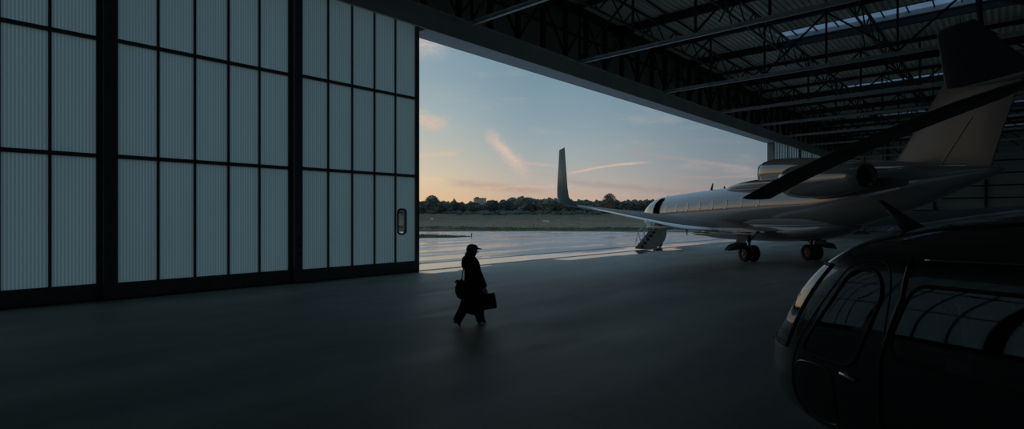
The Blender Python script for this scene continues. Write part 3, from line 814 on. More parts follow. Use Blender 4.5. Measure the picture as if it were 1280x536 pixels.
# side engines
for sg in (1, -1):
    y = sg*1.98; zc = 3.82
    b = MB(); b.lathe([(-3.6,.40),(-3.0,.50),(-2.88,.55),(-2.92,.60),(-3.2,.68),(-3.9,.75),(-4.8,.76),(-5.7,.68),(-6.5,.57),(-7.0,.485),(-7.02,.45),(-6.6,.42),(-6.2,.42)], 48, 'x', (0,y,zc))
    e = b.build('engine_nacelle', M['jet'], jet, smooth=True)
    b = MB(); b.lathe([(-3.62,.41),(-3.6,.15),(-3.3,.02)], 32, 'x', (0,y,zc)); b.build('intake_fan', M['black'], e, smooth=True)
    b = MB(); b.lathe([(-6.22,.43),(-6.25,.2),(-6.9,.12),(-7.15,.01)], 32, 'x', (0,y,zc)); b.build('exhaust_cone', M['black'], e, smooth=True)
    b = MB(); b.lathe([(-7.04,.47),(-6.6,.435),(-6.22,.43)], 48, 'x', (0,y,zc)); b.build('exhaust_liner', M['black'], e, smooth=True)
    foil([((-3.6,sg*.9,3.75),(-7.0,sg*.7,3.75),.34,Z),((-3.8,y-sg*.4,3.8),(-6.8,y-sg*.4,3.8),.34,Z)]).build('pylon', M['jet'], jet, smooth=True)
b = MB(); b.beam((-6.9,1.98,4.28),(-6.85,1.98,4.55),.05,.12); b.build('nacelle_mast', M['black'], jet)
# landing gear
def wheel(parent, x, y, r, w):
    o = MB(); o.lathe([(-w/2,r*.55),(-w/2,r*.86),(-w*.36,r*.97),(0,r),(w*.36,r*.97),(w/2,r*.86),(w/2,r*.55)], 32, 'y', (x,y,r)); t_ = o.build('tyre', M['tyre'], parent, smooth=True)
    h = MB(); h.lathe([(-w*.42,.0),(-w*.42,r*.2),(-w*.3,r*.3),(-w*.3,r*.5),(-w*.46,r*.57),(w*.46,r*.57),(w*.3,r*.5),(w*.3,r*.3),(w*.42,r*.2),(w*.42,0)], 24, 'y', (x,y,r)); h.build('wheel_hub', M['hub'], t_, smooth=False)
for sg in (1, -1):
    g = MB(); y = sg*1.87
    g.tube([(.05,y,.42),(.0,y-sg*.02,1.0)], .06, 12); g.tube([(.0,y,1.0),(-.0,y,1.75)], .095, 12)
    g.tube([(0,y-.36,.42),(0,y+.36,.42)], .05, 10); g.tube([(0,y,.75),(0.5,y-sg*.3,1.6)], .035, 8); g.tube([(0,y,1.0),(0,y-sg*.55,1.55)], .045, 8)
    gr = g.build('main_gear_strut', M['strutm'], jet, smooth=True)
    for d in (-.24, .24): wheel(gr, 0, y+d, .42, .27)
    g = MB(); g.rings([[(-.45,y+sg*.28,1.62),(.42,y+sg*.28,1.62),(.42,y+sg*.31,1.62),(-.45,y+sg*.31,1.62)],[(-.38,y+sg*.50,.98),(.32,y+sg*.50,.98),(.32,y+sg*.53,.98),(-.38,y+sg*.53,.98)]]); g.build('gear_leg_door', M['jetdark'], jet)
    g = MB(); g.rings([[(-.45,y+sg*.45,.78),(.35,y+sg*.45,.78),(.35,y+sg*.45,.98),(-.45,y+sg*.45,.98)],[(-.40,y+sg*1.0,.62),(.25,y+sg*1.0,.62),(.25,y+sg*1.0,.86),(-.40,y+sg*1.0,.86)],[(-.2,y+sg*1.35,.58),(.1,y+sg*1.35,.58),(.1,y+sg*1.35,.62),(-.2,y+sg*1.35,.62)]]); g.build('gear_wheel_door', M['jetdark'], jet)
g = MB(); g.tube([(13.0,0,.3),(12.8,0,1.45)], .06, 10); g.tube([(13.0,-.25,.3),(13.0,.25,.3)], .04, 8); g.tube([(12.98,0,.6),(12.1,0,1.35)], .035, 8)
ng = g.build('nose_gear_strut', M['strutm'], jet, smooth=True)
for d in (-.17, .17): wheel(ng, 13.0, d, .3, .18)
# airstair: curved door shell folded down with steps
AS = []
x0, x1 = 9.85, 10.75
top, foot = Vector((0,1.22,1.98)), Vector((0,2.95,.06))
dv = foot-top; un = Vector((0,-dv.z,dv.y)).normalized()*-1
if un.z > 0: un = -un
shell_r = []
for i in range(15):
    u = i/14; p = top+dv*u + un*(.95*math.sin(PI*u**.85)**.75)
    shell_r.append(p)
b = MB()
outer = [(p.y, max(.05, p.z)) for p in shell_r]
for x in (x0, x1-.05):
    b.rings([[(x, p.y, p.z) for p in (top+dv*(i/14) for i in range(15))],[(x, y_, z_) for y_, z_ in outer]], caps=False, closed=False)
    b.rings([[(x+.05, p.y, p.z) for p in (top+dv*(i/14) for i in range(15))],[(x+.05, y_, z_) for y_, z_ in outer]], caps=False, closed=False)
b.rings([[(x0, y_, z_) for y_, z_ in outer],[(x1, y_, z_) for y_, z_ in outer]], caps=False, closed=False)
st_ = b.build('airstair', M['curb'], jet)
for i in range(8):
    p = top + dv*((i+.5)/8)
    b = MB(); b.span((x0+.04,p.y-.11,p.z-.02),(x1-.04,p.y+.13,p.z+.015)); b.span((x0-.01,p.y-.1,p.z-.02),(x0+.03,p.y+.1,p.z+.12)); b.build('step', M['black'], st_)
for x in (x0+.02, x1-.02):
    for a_, q_ in ((.12,.55),(.42,.62),(.75,.66)):
        p = top+dv*a_; b = MB(); b.tube([p+Vector((x,0,0)), p+Vector((x,.18,q_))], .024, 6); b.build('handrail_post', M['jetlip'], st_)
    p, q = top+dv*.0, top+dv*.78
    b = MB(); b.tube([p+Vector((x,-.05,.35)), p+Vector((x,.1,.52)), top+dv*.42+Vector((x,.18,.62)), q+Vector((x,.18,.66)), top+dv*.9+Vector((x,.1,.2))], .026, 8); b.build('handrail', M['jetlip'], st_, smooth=True)
# masts and antennas
def blade_antenna(x, y, z, h, c, lean, up=1):
    foil([((x,y,z),(x-c,y,z),.03,(0,1,0)),((x-lean,y,z+up*h),(x-lean-c*.5,y,z+up*h),.015,(0,1,0))], 6).build('antenna', M['black'], jet, smooth=True)
blade_antenna(6.3,0,3.90,.42,.28,.25); blade_antenna(4.9,0,3.95,.14,.2,.05); blade_antenna(11.6,0,3.68,.12,.15,.05)
blade_antenna(8.6,.3,1.38,.35,.2,.12,-1)

# ------------------------------------------------------------------ helicopter (x forward, y port)
HO = Vector((3.63, 4.07, 0)); HRr = math.radians(102.4)
heli = thing('helicopter', HO, HRr, 'glossy black helicopter cabin with smoked windows in the right foreground', 'helicopter')
HB = [ # s, w, zbot, zc, ztop
 (2.14,.02,.82,.86,.90),(2.08,.18,.66,.86,1.0),(1.98,.34,.48,.88,1.08),(1.82,.475,.38,.90,1.20),(1.6,.59,.30,.92,1.46),(1.35,.67,.27,.94,1.80),(1.1,.725,.26,.96,1.99),
 (.8,.765,.28,.98,2.12),(.5,.785,.31,1.0,2.20),(.1,.80,.35,1.0,2.27),(-.5,.80,.35,1.0,2.33),(-1.0,.80,.36,1.0,2.38),(-1.8,.78,.40,1.05,2.42),(-2.4,.62,.62,1.2,2.40),
 (-3.0,.42,.95,1.4,2.2),(-3.6,.27,1.25,1.55,2.0),(-4.5,.19,1.45,1.65,1.9),(-7.5,.11,1.7,1.8,1.95),(-8.0,.03,1.76,1.8,1.85)]
def hsec(s):
    w, z0, zc, z1 = interp(HB, s); nu = 2.9; nl = 3.0; return w, z0, zc, z1, nu, nl
def hY(s, z):
    w, z0, zc, z1, nu, nl = hsec(s)
    if z >= zc: q = 1-min(1,(z-zc)/(z1-zc))**nu; n = nu
    else: q = 1-min(1,(zc-z)/(zc-z0))**nl; n = nl
    return w*max(q,0)**(1/n)
WF = rounded([(.63,1.86),(.36,1.87),(.26,1.70),(.36,1.42),(.50,1.10),(.62,1.06),(1.10,1.06),(1.12,1.12),(.80,1.55)], .10, 4)
WR = rounded([(.02,1.80),(-1.75,1.85),(-1.75,1.24),(.14,1.24),(.16,1.40)], .10, 4)
CH = rounded([(1.24,.96),(.80,1.0),(.72,.90),(.72,.52),(.9,.46),(1.22,.5),(1.3,.7)], .14, 4)
def wscreen(s, z): return z > 1.04 and z < 1.86 and s > 1.42 - (z-1.04)*.585
NB = 200
sv = ss(2.14,2.08,5)[:-1]+ss(2.08,1.8,14)[:-1]+ss(1.8,-1.9,260)[:-1]+ss(-1.9,-8,40)
vs = []
for s in sv:
    w, z0, zc, z1, nu, nl = hsec(s)
    for k in range(NB):
        a = 2*PI*k/NB; c, q = math.cos(a), math.sin(a); n = nu if q >= 0 else nl
        # even out spacing of the superellipse parameter
        y = w*math.copysign(abs(c)**(2/n), c); z = zc + (z1-zc if q >= 0 else zc-z0)*math.copysign(abs(q)**(2/n), q)
        vs.append((s, y, z))
body, gl = [], {'windscreen': [], 'port_door_window': [], 'starboard_door_window': [], 'port_cabin_window': [], 'starboard_cabin_window': []}
for i in range(len(sv)-1):
    for k in range(NB):
        k2 = (k+1) % NB; f = (i*NB+k, i*NB+k2, (i+1)*NB+k2, (i+1)*NB+k)
        cx = sum(vs[j][0] for j in f)/4; cy = sum(vs[j][1] for j in f)/4; cz = sum(vs[j][2] for j in f)/4
        if wscreen(cx, cz): gl['windscreen'].append(f)
        elif inside(WF, cx, cz): gl['port_door_window' if cy > 0 else 'starboard_door_window'].append(f)
        elif inside(WR, cx, cz): gl['port_cabin_window' if cy > 0 else 'starboard_cabin_window'].append(f)
        else: body.append(f)
body.append(tuple(range(NB))); body.append(tuple((len(sv)-1)*NB+k for k in range(NB)))
def sub(fs):
    idx = {}; v2 = []; f2 = []
    for f in fs:
        for j in f:
            if j not in idx: idx[j] = len(v2); v2.append(vs[j])
        f2.append(tuple(idx[j] for j in f))
    m_ = MB(); m_.add(v2, f2); return m_
sub(body).build('cabin_shell', M['heli'], heli, smooth=True)
for nm, f in gl.items():
    n_ = 'windscreen' if nm == 'windscreen' else ('door_window' if 'door' in nm else 'cabin_window')
    o = sub(f).build(n_, M['heliglass'], heli, smooth=True)
    sg = -1 if 'starboard' in nm else 1
    if 'door' in nm: side_tube(WF, hY, .016, .002, sg).build('window_seal', M['black'], o, smooth=True)
    elif 'cabin' in nm: side_tube(WR, hY, .014, .002, sg).build('window_seal', M['black'], o, smooth=True)
    else:
        for q in (1, -1):
            b = MB(); b.tube([(1.42-(z-1.04)*.585, q*hY(1.42-(z-1.04)*.585, z), z) for z in ss(1.04,1.86,20)], .018, 8); b.build('windscreen_seal', M['black'], o, smooth=True)
        bot = [s for s in ss(1.42,2.03,30)]
        low = [(s, hY(s,1.04), 1.04) for s in bot if hsec(s)[3] > 1.04]
        b = MB(); b.tube([(p[0],p[1],p[2]) for p in low]+[(low[-1][0]+.005,0,1.04)]+[(p[0],-p[1],p[2]) for p in low[::-1]], .018, 8); b.build('windscreen_seal', M['black'], o, smooth=True)
        tp = [s for s in ss(.94,1.6,30) if hsec(s)[3] > 1.86]
        up = [(s, hY(s,1.86), 1.86) for s in tp]
        b = MB(); b.tube(up+[(up[-1][0]+.004,0,1.86)]+[(p[0],-p[1],p[2]) for p in up[::-1]], .018, 8); b.build('windscreen_seal', M['black'], o, smooth=True)
        b = MB(); b.tube([(s+.004,0,hsec(s)[3]+.004) for s in ss(1.25,2.0,20)], .02, 8); b.build('centre_post', M['heli'], o, smooth=True)
        b = MB(); b.tube([(1.72,.30,hsec(1.72)[3]-.03),(1.60,.28,1.32),(1.40,.38,1.60)], .009, 6); b.build('wiper', M['black'], o)
# door outline, chin panel, sliding door post
DR = rounded([(.66,1.93),(.30,1.95),(.20,1.75),(.22,1.3),(.30,.45),(.75,.42),(1.25,.44),(1.34,.75),(1.26,1.05),(.86,1.60)], .12, 4)
for sg in (1, -1):
    side_tube(DR, hY, .007, 0, sg).build('door_seam', M['black'], heli, smooth=True)
    o = side_patch(CH, hY, .004, 6, sg).build('chin_panel', M['heliglass'], heli, smooth=True)
    side_tube(CH, hY, .009, .003, sg).build('panel_trim', M['heli'], o, smooth=True)
    b = side_tube([(.12,1.98),(.10,1.7),(.24,1.2),(.26,.5)], hY, .014, .006, sg, False); b.build('door_post', M['heli'], heli, smooth=True)
    b = side_tube([(.62,1.0),(.46,.985)], hY, .016, .02, sg, False); b.build('door_handle', M['jetlip'], heli, smooth=True)
    b = side_tube([(0,1.98),(-1.9,2.05)], hY, .014, .008, sg, False); b.build('door_rail', M['heli'], heli, smooth=True)
# interior
def seat(x, y):
    b = MB(); b.box((x,y,.95),(.46,.44,.12)); r_ = Matrix.Rotation(.18,3,'Y'); b.box((x-.22,y,1.28),(.10,.42,.62), r_); b.box((x-.29,y,1.62),(.08,.24,.16), r_); b.box((x,y,.70),(.3,.3,.5))
    b.build('seat', M['seat'], heli, bevel=.03)
for x, y in ((.55,.36),(.55,-.36),(-1.3,.45),(-1.3,0),(-1.3,-.45)): seat(x, y)
b = MB(); b.rings([[(1.42,-.42,.95),(1.42,.42,.95),(1.42,.36,1.12),(1.42,-.36,1.12)],[(1.62,-.34,.9),(1.62,.34,.9),(1.66,.28,1.08),(1.66,-.28,1.08)]]); b.build('instrument_panel', M['black'], heli)
b = MB(); b.span((-1.9,-.6,.50),(1.0,.6,.53)); b.build('cabin_floor', M['black'], heli)
# wire cutter on the roof
foil([((.74,0,2.10),(.42,0,2.14),.05,(0,1,0)),((.84,0,2.25),(.68,0,2.27),.035,(0,1,0)),((1.02,0,2.435),(.975,0,2.45),.02,(0,1,0))], 6).build('wire_cutter', M['black'], heli, smooth=True)
b = MB(); b.tube([(2.06,.17,.98),(2.12,.2,1.0),(2.2,.2,.93)], .008, 6); b.build('pitot_probe', M['black'], heli)
# rotor head, cowling and three blades
b = MB(); rings = []
for s, w, z1 in ((-.15,.12,2.26),(-.45,.28,2.33),(-.9,.38,2.46),(-1.4,.42,2.62),(-2.2,.38,2.60),(-3.0,.22,2.35)):
    rings.append([(s, w*math.copysign(abs(math.cos(a))**.8, math.cos(a)), 2.15+(z1-2.15)*math.copysign(abs(math.sin(a))**.8, math.sin(a))) for a in [2*PI*k/24 for k in range(24)]])
b.rings(rings); b.build('engine_cowling', M['heli'], heli, smooth=True)
hx = -.99
b = MB(); b.tube([(hx,0,2.5),(hx,0,3.40)], .07, 12); b.lathe([(3.25,.05),(3.27,.26),(3.36,.28),(3.42,.05)], 24, 'z', (hx,0,0)); b.build('rotor_mast', M['black'], heli, smooth=True)
hub = HO + Matrix.Rotation(HRr, 3, 'Z') @ Vector((hx,0,0))
tipw = Vector((3.62, 8.05, 0)); dvec = Matrix.Rotation(-HRr, 3, 'Z') @ (tipw - Vector((hub.x, hub.y, 0))); dvec.z = 0
a0 = math.atan2(dvec.y, dvec.x); RL = dvec.length
for j in range(3):
    a = a0 + j*2*PI/3; d = Vector((math.cos(a), math.sin(a), 0)); c = Vector((-d.y, d.x, 0)); b = MB(); rings = []
    for i in range(25):
        u = i/24; r_ = .35 + u*(RL-.35); z = interp([(0,3.35),(.18,3.31),(.46,2.955),(1,2.565)], u)[0] if False else 3.34 - .775*(.55*u+.45*u*u) - .0
        ch = .17 if u < .12 else (.17+(.42-.17)*min(1,(u-.12)/.08)); tw = math.radians(10*(1-u)-2)
        cv = c*math.cos(tw) + Vector((0,0,1))*math.sin(tw)*(-1); nv = d.cross(cv).normalized()
        p = Vector((hx,0,z)) + d*r_; ring = []
        for q in range(16):
            t_ = 2*PI*q/16; ring.append(p + cv*(math.cos(t_)*ch/2) + nv*(math.sin(t_)*.022*(1+.5*math.cos(t_))))
        rings.append(ring)
    b.rings(rings); b.build('rotor_blade', M['blade'], heli, smooth=False)
# skids
for sg in (1, -1):
    b = MB(); b.tube([(.62,sg*.86,.16),(.5,sg*.86,.08),(.3,sg*.86,.045),(-2.3,sg*.86,.045)], .04, 10); b.build('skid', M['black'], heli, smooth=True)
for x in (.1, -1.6):
    b = MB(); b.tube([(x,-.86,.05),(x,-.74,.18),(x,-.4,.35),(x,.4,.35),(x,.74,.18),(x,.86,.05)], .035, 10); b.build('skid_crosstube', M['black'], heli, smooth=True)

# ------------------------------------------------------------------ walking person (x = walking direction, local y = away from camera)
PX0, PD = 590, 11.6
SC = PD/F
def P(px, py, y=0.0):
    """point of the figure measured on the photo, in metres from the spot on the floor under the body"""
    return Vector(((px-PX0)*SC*(1+y/PD), y, CAMZ-(py-270)*SC*(1+y/PD)))
per = thing('person', (px2w(PX0, PD), PD, 0), 0, 'person walking in a long black coat, cap and wide trousers, seen from the side', 'person')
def skin_mesh(name, mat, nodes, edges, parent, root=0, sub=2):
    me = bpy.data.meshes.new(name); me.from_pydata([n[0] for n in nodes], edges, []); me.update()
    o = bpy.data.objects.new(name, me); C.objects.link(o); o.parent = parent; me.materials.append(mat)
    sk = o.modifiers.new('skin', 'SKIN'); sk.use_smooth_shade = True
    for i, n in enumerate(nodes):
        r = n[1]; r = (r, r) if not isinstance(r, tuple) else r
        me.skin_vertices[0].data[i].radius = r; me.skin_vertices[0].data[i].use_root = (i == root)
    s = o.modifiers.new('subdivision', 'SUBSURF'); s.levels = sub; s.render_levels = sub
    return o
head = P(592,314)
hand = P(606.8,362,-.10)
bn = [ (P(588,352), .13), (P(588,342), .12), (P(589,331), .13), (P(589,323), .055), (head+Vector((.0,0,-.02)), (.085,.075)), (head+Vector((.01,0,.06)), (.08,.075)),   # 0-5
       (P(589,327,-.15), .06), (P(599,342,-.20), .045), (P(606,357,-.12), .032), (hand, .024),               # 6-9 near arm
       (P(588,327,.15), .06), (P(588,342,.22), .045), (P(597,352,.24), .033), (P(600,357,.24), .026),          # 10-13 far arm
       (P(587,362,-.09), .095), (P(583,380,-.10), .065), (P(573,396,-.22), .04), (P(573,399,-.23), .03),     # 14-17 near (rear) leg
       (P(589,362,.09), .095), (P(596,381,.10), .065), (P(600,395,.10), .04), (P(600.3,397,.10), .03) ]           # 18-21 far (front) leg
be = [(0,1),(1,2),(2,3),(3,4),(4,5),(2,6),(6,7),(7,8),(8,9),(2,10),(10,11),(11,12),(12,13),(0,14),(14,15),(15,16),(16,17),(0,18),(18,19),(19,20),(20,21)]
# five curled fingers on each hand, the near one closed round the case handle
def fingers(base, i0, d, curl, side):
    for k, ln in enumerate((.072,.08,.076,.06)):
        off = Vector((0,0,0)) + Vector((d.x*0+.018*(k-1.5),0,0))
        a = base + off + Vector((0,0,-.035)); b_ = a + Vector((0,side*.022,-ln*.45)); c_ = b_ + Vector((0,-side*.022*curl,-ln*.30)); e_ = c_ + Vector((0,-side*.025*curl,ln*.18*curl))
        n0 = len(bn); bn.extend([(a,.010),(b_,.009),(c_,.0085),(e_,.0075)]); be.extend([(i0,n0),(n0,n0+1),(n0+1,n0+2),(n0+2,n0+3)])
    a = base + Vector((.034,0,-.01)); b_ = a + Vector((.018,-side*.012,-.03)); c_ = b_ + Vector((-.004,-side*.01,-.025))
    n0 = len(bn); bn.extend([(a,.011),(b_,.010),(c_,.009)]); be.extend([(i0,n0),(n0,n0+1),(n0+1,n0+2)])
fingers(hand, 9, Vector((1,0,0)), 1.0, -1)
fingers(P(600,357,.24), 13, Vector((1,0,0)), .5, 1)
skin_mesh('body', M['skin'], bn, be, per, 0)
# face details
b = MB(); b.blob(head+Vector((.095,0,-.01)), (.016,.013,.022), 2); b.blob(head+Vector((.083,0,-.055)), (.014,.026,.008), 2)
for s in (-1, 1): b.blob(head+Vector((.078,s*.03,.02)), (.012,.014,.009), 2); b.blob(head+Vector((-.005,s*.078,.0)), (.022,.012,.032), 2)
b.build('face_features', M['skin'], per, smooth=True)
# hair falling behind onto the collar
b = MB(); b.blob(P(589.5,312), (.115,.10,.12), 3, .15, 3, 4); b.blob(P(586.5,320), (.10,.10,.12), 3, .25, 4, 8); b.blob(P(583.5,324), (.075,.10,.075), 3, .3, 4, 2); b.build('hair', M['hair'], per, smooth=True)
# cap
b = MB(); rings = []
for i in range(9):
    a = i/8*PI/2; rings.append([P(591,310.8)+Vector((.118*math.cos(a)*math.cos(t), .105*math.cos(a)*math.sin(t), .098*math.sin(a))) for t in [2*PI*k/28 for k in range(28)]])
b.rings(rings)
cap = b.build('cap', M['coat'], per, smooth=True)
b = MB(); r0, r1, r2 = [], [], []
for k in range(13):
    t = -1.0 + 2.0*k/12
    r0.append(P(591,310.8)+Vector((.112*math.cos(t),.10*math.sin(t),.012))); r1.append(P(591,310.8)+Vector((.112*math.cos(t)+.085*math.cos(t*1.1), .085*math.sin(t), -.012)))
up = [p+Vector((0,0,.012)) for p in r1]; up0 = [p+Vector((0,0,.012)) for p in r0]
b.rings([r0, r1, up, up0], caps=False, closed=False); b.build('cap_brim', M['coat'], cap, smooth=True)
# coat body: rings from collar to flared hem
CO = [ # py, px left, px right, half depth y, y centre
 (322,583.5,594.5,.085,0),(324.5,581,597,.155,0),(328,580,599,.20,0),(334,580,600.5,.20,0),(343,580.5,602,.20,0),(352,580.5,603.5,.205,0),(360,580,604.5,.215,0),
 (370,579,604,.23,0),(380,577,604,.25,0),(388,575.3,604.3,.265,0),(391,575.2,603,.27,0)]
b = MB(); rings = []
for py, xl, xr, hd, yc in [(p, *interp([(c[0],)+tuple(c[1:]) for c in CO], p)) for p in ss(322,391,36)]:
    ring = []
    a_ = P((xl+xr)/2, py); hw = (xr-xl)/2*SC; fl = max(0,(py-350)/41)
    for k in range(48):
        t = 2*PI*k/48; fold = 1 + .05*fl*math.sin(t*7+1.3) + .02*math.sin(t*3+py*.1)
        dz = -.07*fl*fl*math.cos(t-.3)   # hem sweeps lower at the front
        ring.append(a_+Vector((hw*math.cos(t)*fold, hd*math.sin(t)*fold, dz)))
    rings.append(ring)
b.rings(rings, caps=False); inn = [[a_+(b_-a_)*.94 for a_, b_ in zip([sum(r, Vector())/48]*48, r)] for r in rings[-1:]]
b.rings([rings[-1], inn[0], [q+Vector((0,0,.25)) for q in inn[0]]], caps=False)
coat = b.build('coat', M['coat'], per, smooth=True)
def sleeve(pts, rs, nm='sleeve'):
    b = MB(); P_ = []; R_ = []
    for i in range(len(pts)-1):
        for j in range(6): u = j/6; P_.append(pts[i].lerp(pts[i+1], u)); R_.append(rs[i]*(1-u)+rs[i+1]*u)
    P_.append(pts[-1]); R_.append(rs[-1]); b.tube(P_, R_, 20); return b.build(nm, M['coat'], coat, smooth=True)
sleeve([P(589.5,325.5,-.15), P(599.3,343,-.215), P(606,358.5,-.13)], [.09,.082,.066])
sleeve([P(588.5,325.5,.15), P(588,343,.24), P(598,354,.25)], [.085,.078,.055])
b = MB(); b.blob(P(582.5,324.5), (.095,.15,.085), 3, .12, 2, 3); b.blob(P(580.3,329.5), (.062,.12,.12), 3, .1, 2, 7); b.tube([P(586,321,-.10),P(593.5,322.5,-.07),P(595,325,0),P(593.5,322.5,.07),P(586,321,.10)], .032, 10); b.build('hood', M['coat'], coat, smooth=True)
b = MB(); b.span((-.20,-.22,1.0),(-.19,.22,1.05)); 
# wide trousers
def leg_cloth(pts, rs, nm='trouser_leg'):
    b = MB(); P_ = []; R_ = []
    for i in range(len(pts)-1):
        for j in range(5): u = j/5; P_.append(pts[i].lerp(pts[i+1], u)); R_.append(rs[i]*(1-u)+rs[i+1]*u)
    P_.append(pts[-1]); R_.append(rs[-1]); b.tube(P_, R_, 20); return b.build(nm, M['coat'], per, smooth=True)
leg_cloth([P(587,365,-.09), P(581,384,-.12), P(572.0,401.5,-.23)], [.13,.11,.090])
leg_cloth([P(590,365,.09), P(597,383,.10), P(600.5,401.0,.10)], [.13,.11,.090])
def shoe(ankle, toe, heel_h, nm='shoe'):
    b = MB(); d = (toe-ankle); rings = []
    dd = Vector((d.x, d.y, 0)).normalized(); side = Vector((-dd.y, dd.x, 0)); L_ = d.length
    for u, w, h, zz in ((-.28,.022,.05,.02),(-.2,.034,.10,.01),(0,.040,.11,.0),(.3,.042,.085,0),(.7,.048,.06,0),(.95,.040,.04,0),(1.08,.015,.02,0)):
        c = ankle + d*u; ring = []
        for k in range(14):
            t = 2*PI*k/14; ring.append(c + side*(w*math.cos(t)) + Vector((0,0,zz + (h if math.sin(t) > 0 else .02)*math.sin(t))))
        rings.append(ring)
    b.rings(rings); o = b.build(nm, M['leather'], per, smooth=True)
    return o
def G(px, y, z): return Vector(((px-PX0)*SC*(1+y/PD), y, z))
s1 = shoe(G(571.5,-.26,.115), G(576.5,-.29,.024), .05)
b = MB(); b.box(G(570.0,-.255,.10), (.05,.055,.06)); b.build('heel', M['leather'], s1)
s2 = shoe(G(600,.10,.035), G(606.5,.11,.025), .03)
b = MB(); b.box(G(598.5,.10,.02), (.05,.055,.04)); b.build('heel', M['leather'], s2)
# hard case in the near hand
def W(v): return Vector((px2w(PX0,PD), PD, 0)) + v
cs = thing('briefcase', W(Vector((hand.x+.07, hand.y, 0))), 0, 'boxy black case carried low in the hand of the walking person', 'briefcase')
org = Vector((hand.x+.07, hand.y, 0))
c0 = P(609.5,376.5,-.10) - org
R_ = Matrix.Rotation(math.radians(13), 3, 'Y').inverted() if False else Matrix.Rotation(-math.radians(10), 3, 'Y')
b = MB(); b.box(c0, (.37,.17,.33), R_); b.build('case_body', M['leather'], cs, bevel=.03)
hp = hand - org + Vector((0,0,-.075))
b = MB(); b.tube([c0+R_@Vector((-.14,0,.16)), hp+Vector((-.05,0,.0)), hp+Vector((.05,0,.005)), c0+R_@Vector((.05,0,.16))], .010, 8); b.build('handle', M['leather'], cs, smooth=True)
for x in (-.10, .10):
    b = MB(); b.box(c0+R_@Vector((x,-.088,.08)), (.035,.012,.05), R_); b.build('clasp', M['hub'], cs)
b = MB(); b.box(c0+R_@Vector((0,0,.07)), (.375,.175,.008), R_); b.build('lid_seam', M['black'], cs)
# shoulder bag behind the hip
bg = thing('shoulder_bag', W(Vector((P(577.5,360).x, -.30, 0))), 0, 'round black shoulder bag hanging behind the hip of the walking person', 'bag')
bo = Vector((P(576,360).x, -.20, 0))
b = MB(); b.blob(P(576.3,361,-.20)-bo, (.13,.09,.20), 3, .12, 2, 5); b.build('bag_body', M['leather'], bg, smooth=True)
b = MB(); b.blob(P(576.5,352.5,-.20)-bo, (.11,.095,.06), 3, .1, 2, 6); b.build('flap', M['leather'], bg, smooth=True)
b = MB(); b.tube([P(575,350,-.20)-bo, P(571,349.5,-.20)-bo, P(568.7,351.5,-.20)-bo, P(570.3,353,-.2)-bo], .013, 8); b.build('grab_loop', M['leather'], bg, smooth=True)
b = MB(); b.tube([P(577,351,-.21)-bo, P(578.6,340,-.22)-bo, P(580,330,-.215)-bo, P(585,323.5,-.13)-bo, P(589,322,-.08)-bo], .012, 8); b.build('strap', M['leather'], bg, smooth=True)

# ------------------------------------------------------------------ sky
w = bpy.data.worlds.new('dusk sky'); S.world = w; w.use_nodes = True
t = NT(w.node_tree); bgn = w.node_tree.nodes['Background']
dr = t.new('ShaderNodeVectorMath', operation='NORMALIZE', i_0=t.new('ShaderNodeTexCoord').outputs['Generated']).outputs[0]
xyz = t.new('ShaderNodeSeparateXYZ', i_Vector=dr).outputs
az = t.math('MULTIPLY', t.math('ARCTAN2', xyz[0], xyz[1]), 180/PI)
el = t.math('MULTIPLY', t.math('ARCSINE', xyz[2]), 180/PI)
e01 = t.math('DIVIDE', el, 40, clamp=True)
def R(st): return [(p/40, srgb(*c)) for p, c in st]
left = t.ramp(e01, R([(0,(222,174,126)),(1.6,(226,188,144)),(3.5,(217,197,166)),(6.5,(194,190,176)),(10,(168,180,180)),(14,(144,166,176)),(18,(132,156,170)),(28,(124,154,176)),(40,(128,158,184))]))
mid = t.ramp(e01, R([(0,(200,164,140)),(1.6,(197,171,151)),(3.5,(181,173,164)),(6.5,(158,168,170)),(10,(134,157,168)),(14,(119,146,161)),(18,(112,140,156)),(28,(116,148,172)),(40,(122,154,182))]))
right = t.ramp(e01, R([(0,(140,128,126)),(1.6,(138,132,132)),(3.5,(128,132,138)),(6.5,(112,130,142)),(10,(98,124,140)),(14,(92,120,137)),(18,(90,118,136)),(28,(104,136,162)),(40,(116,148,178))]))
col = t.mix(t.smooth(az, -11, 4), left, mid); col = t.mix(t.smooth(az, 4, 27), col, right)
uv = t.new('ShaderNodeCombineXYZ', i_0=az, i_1=el).outputs[0]
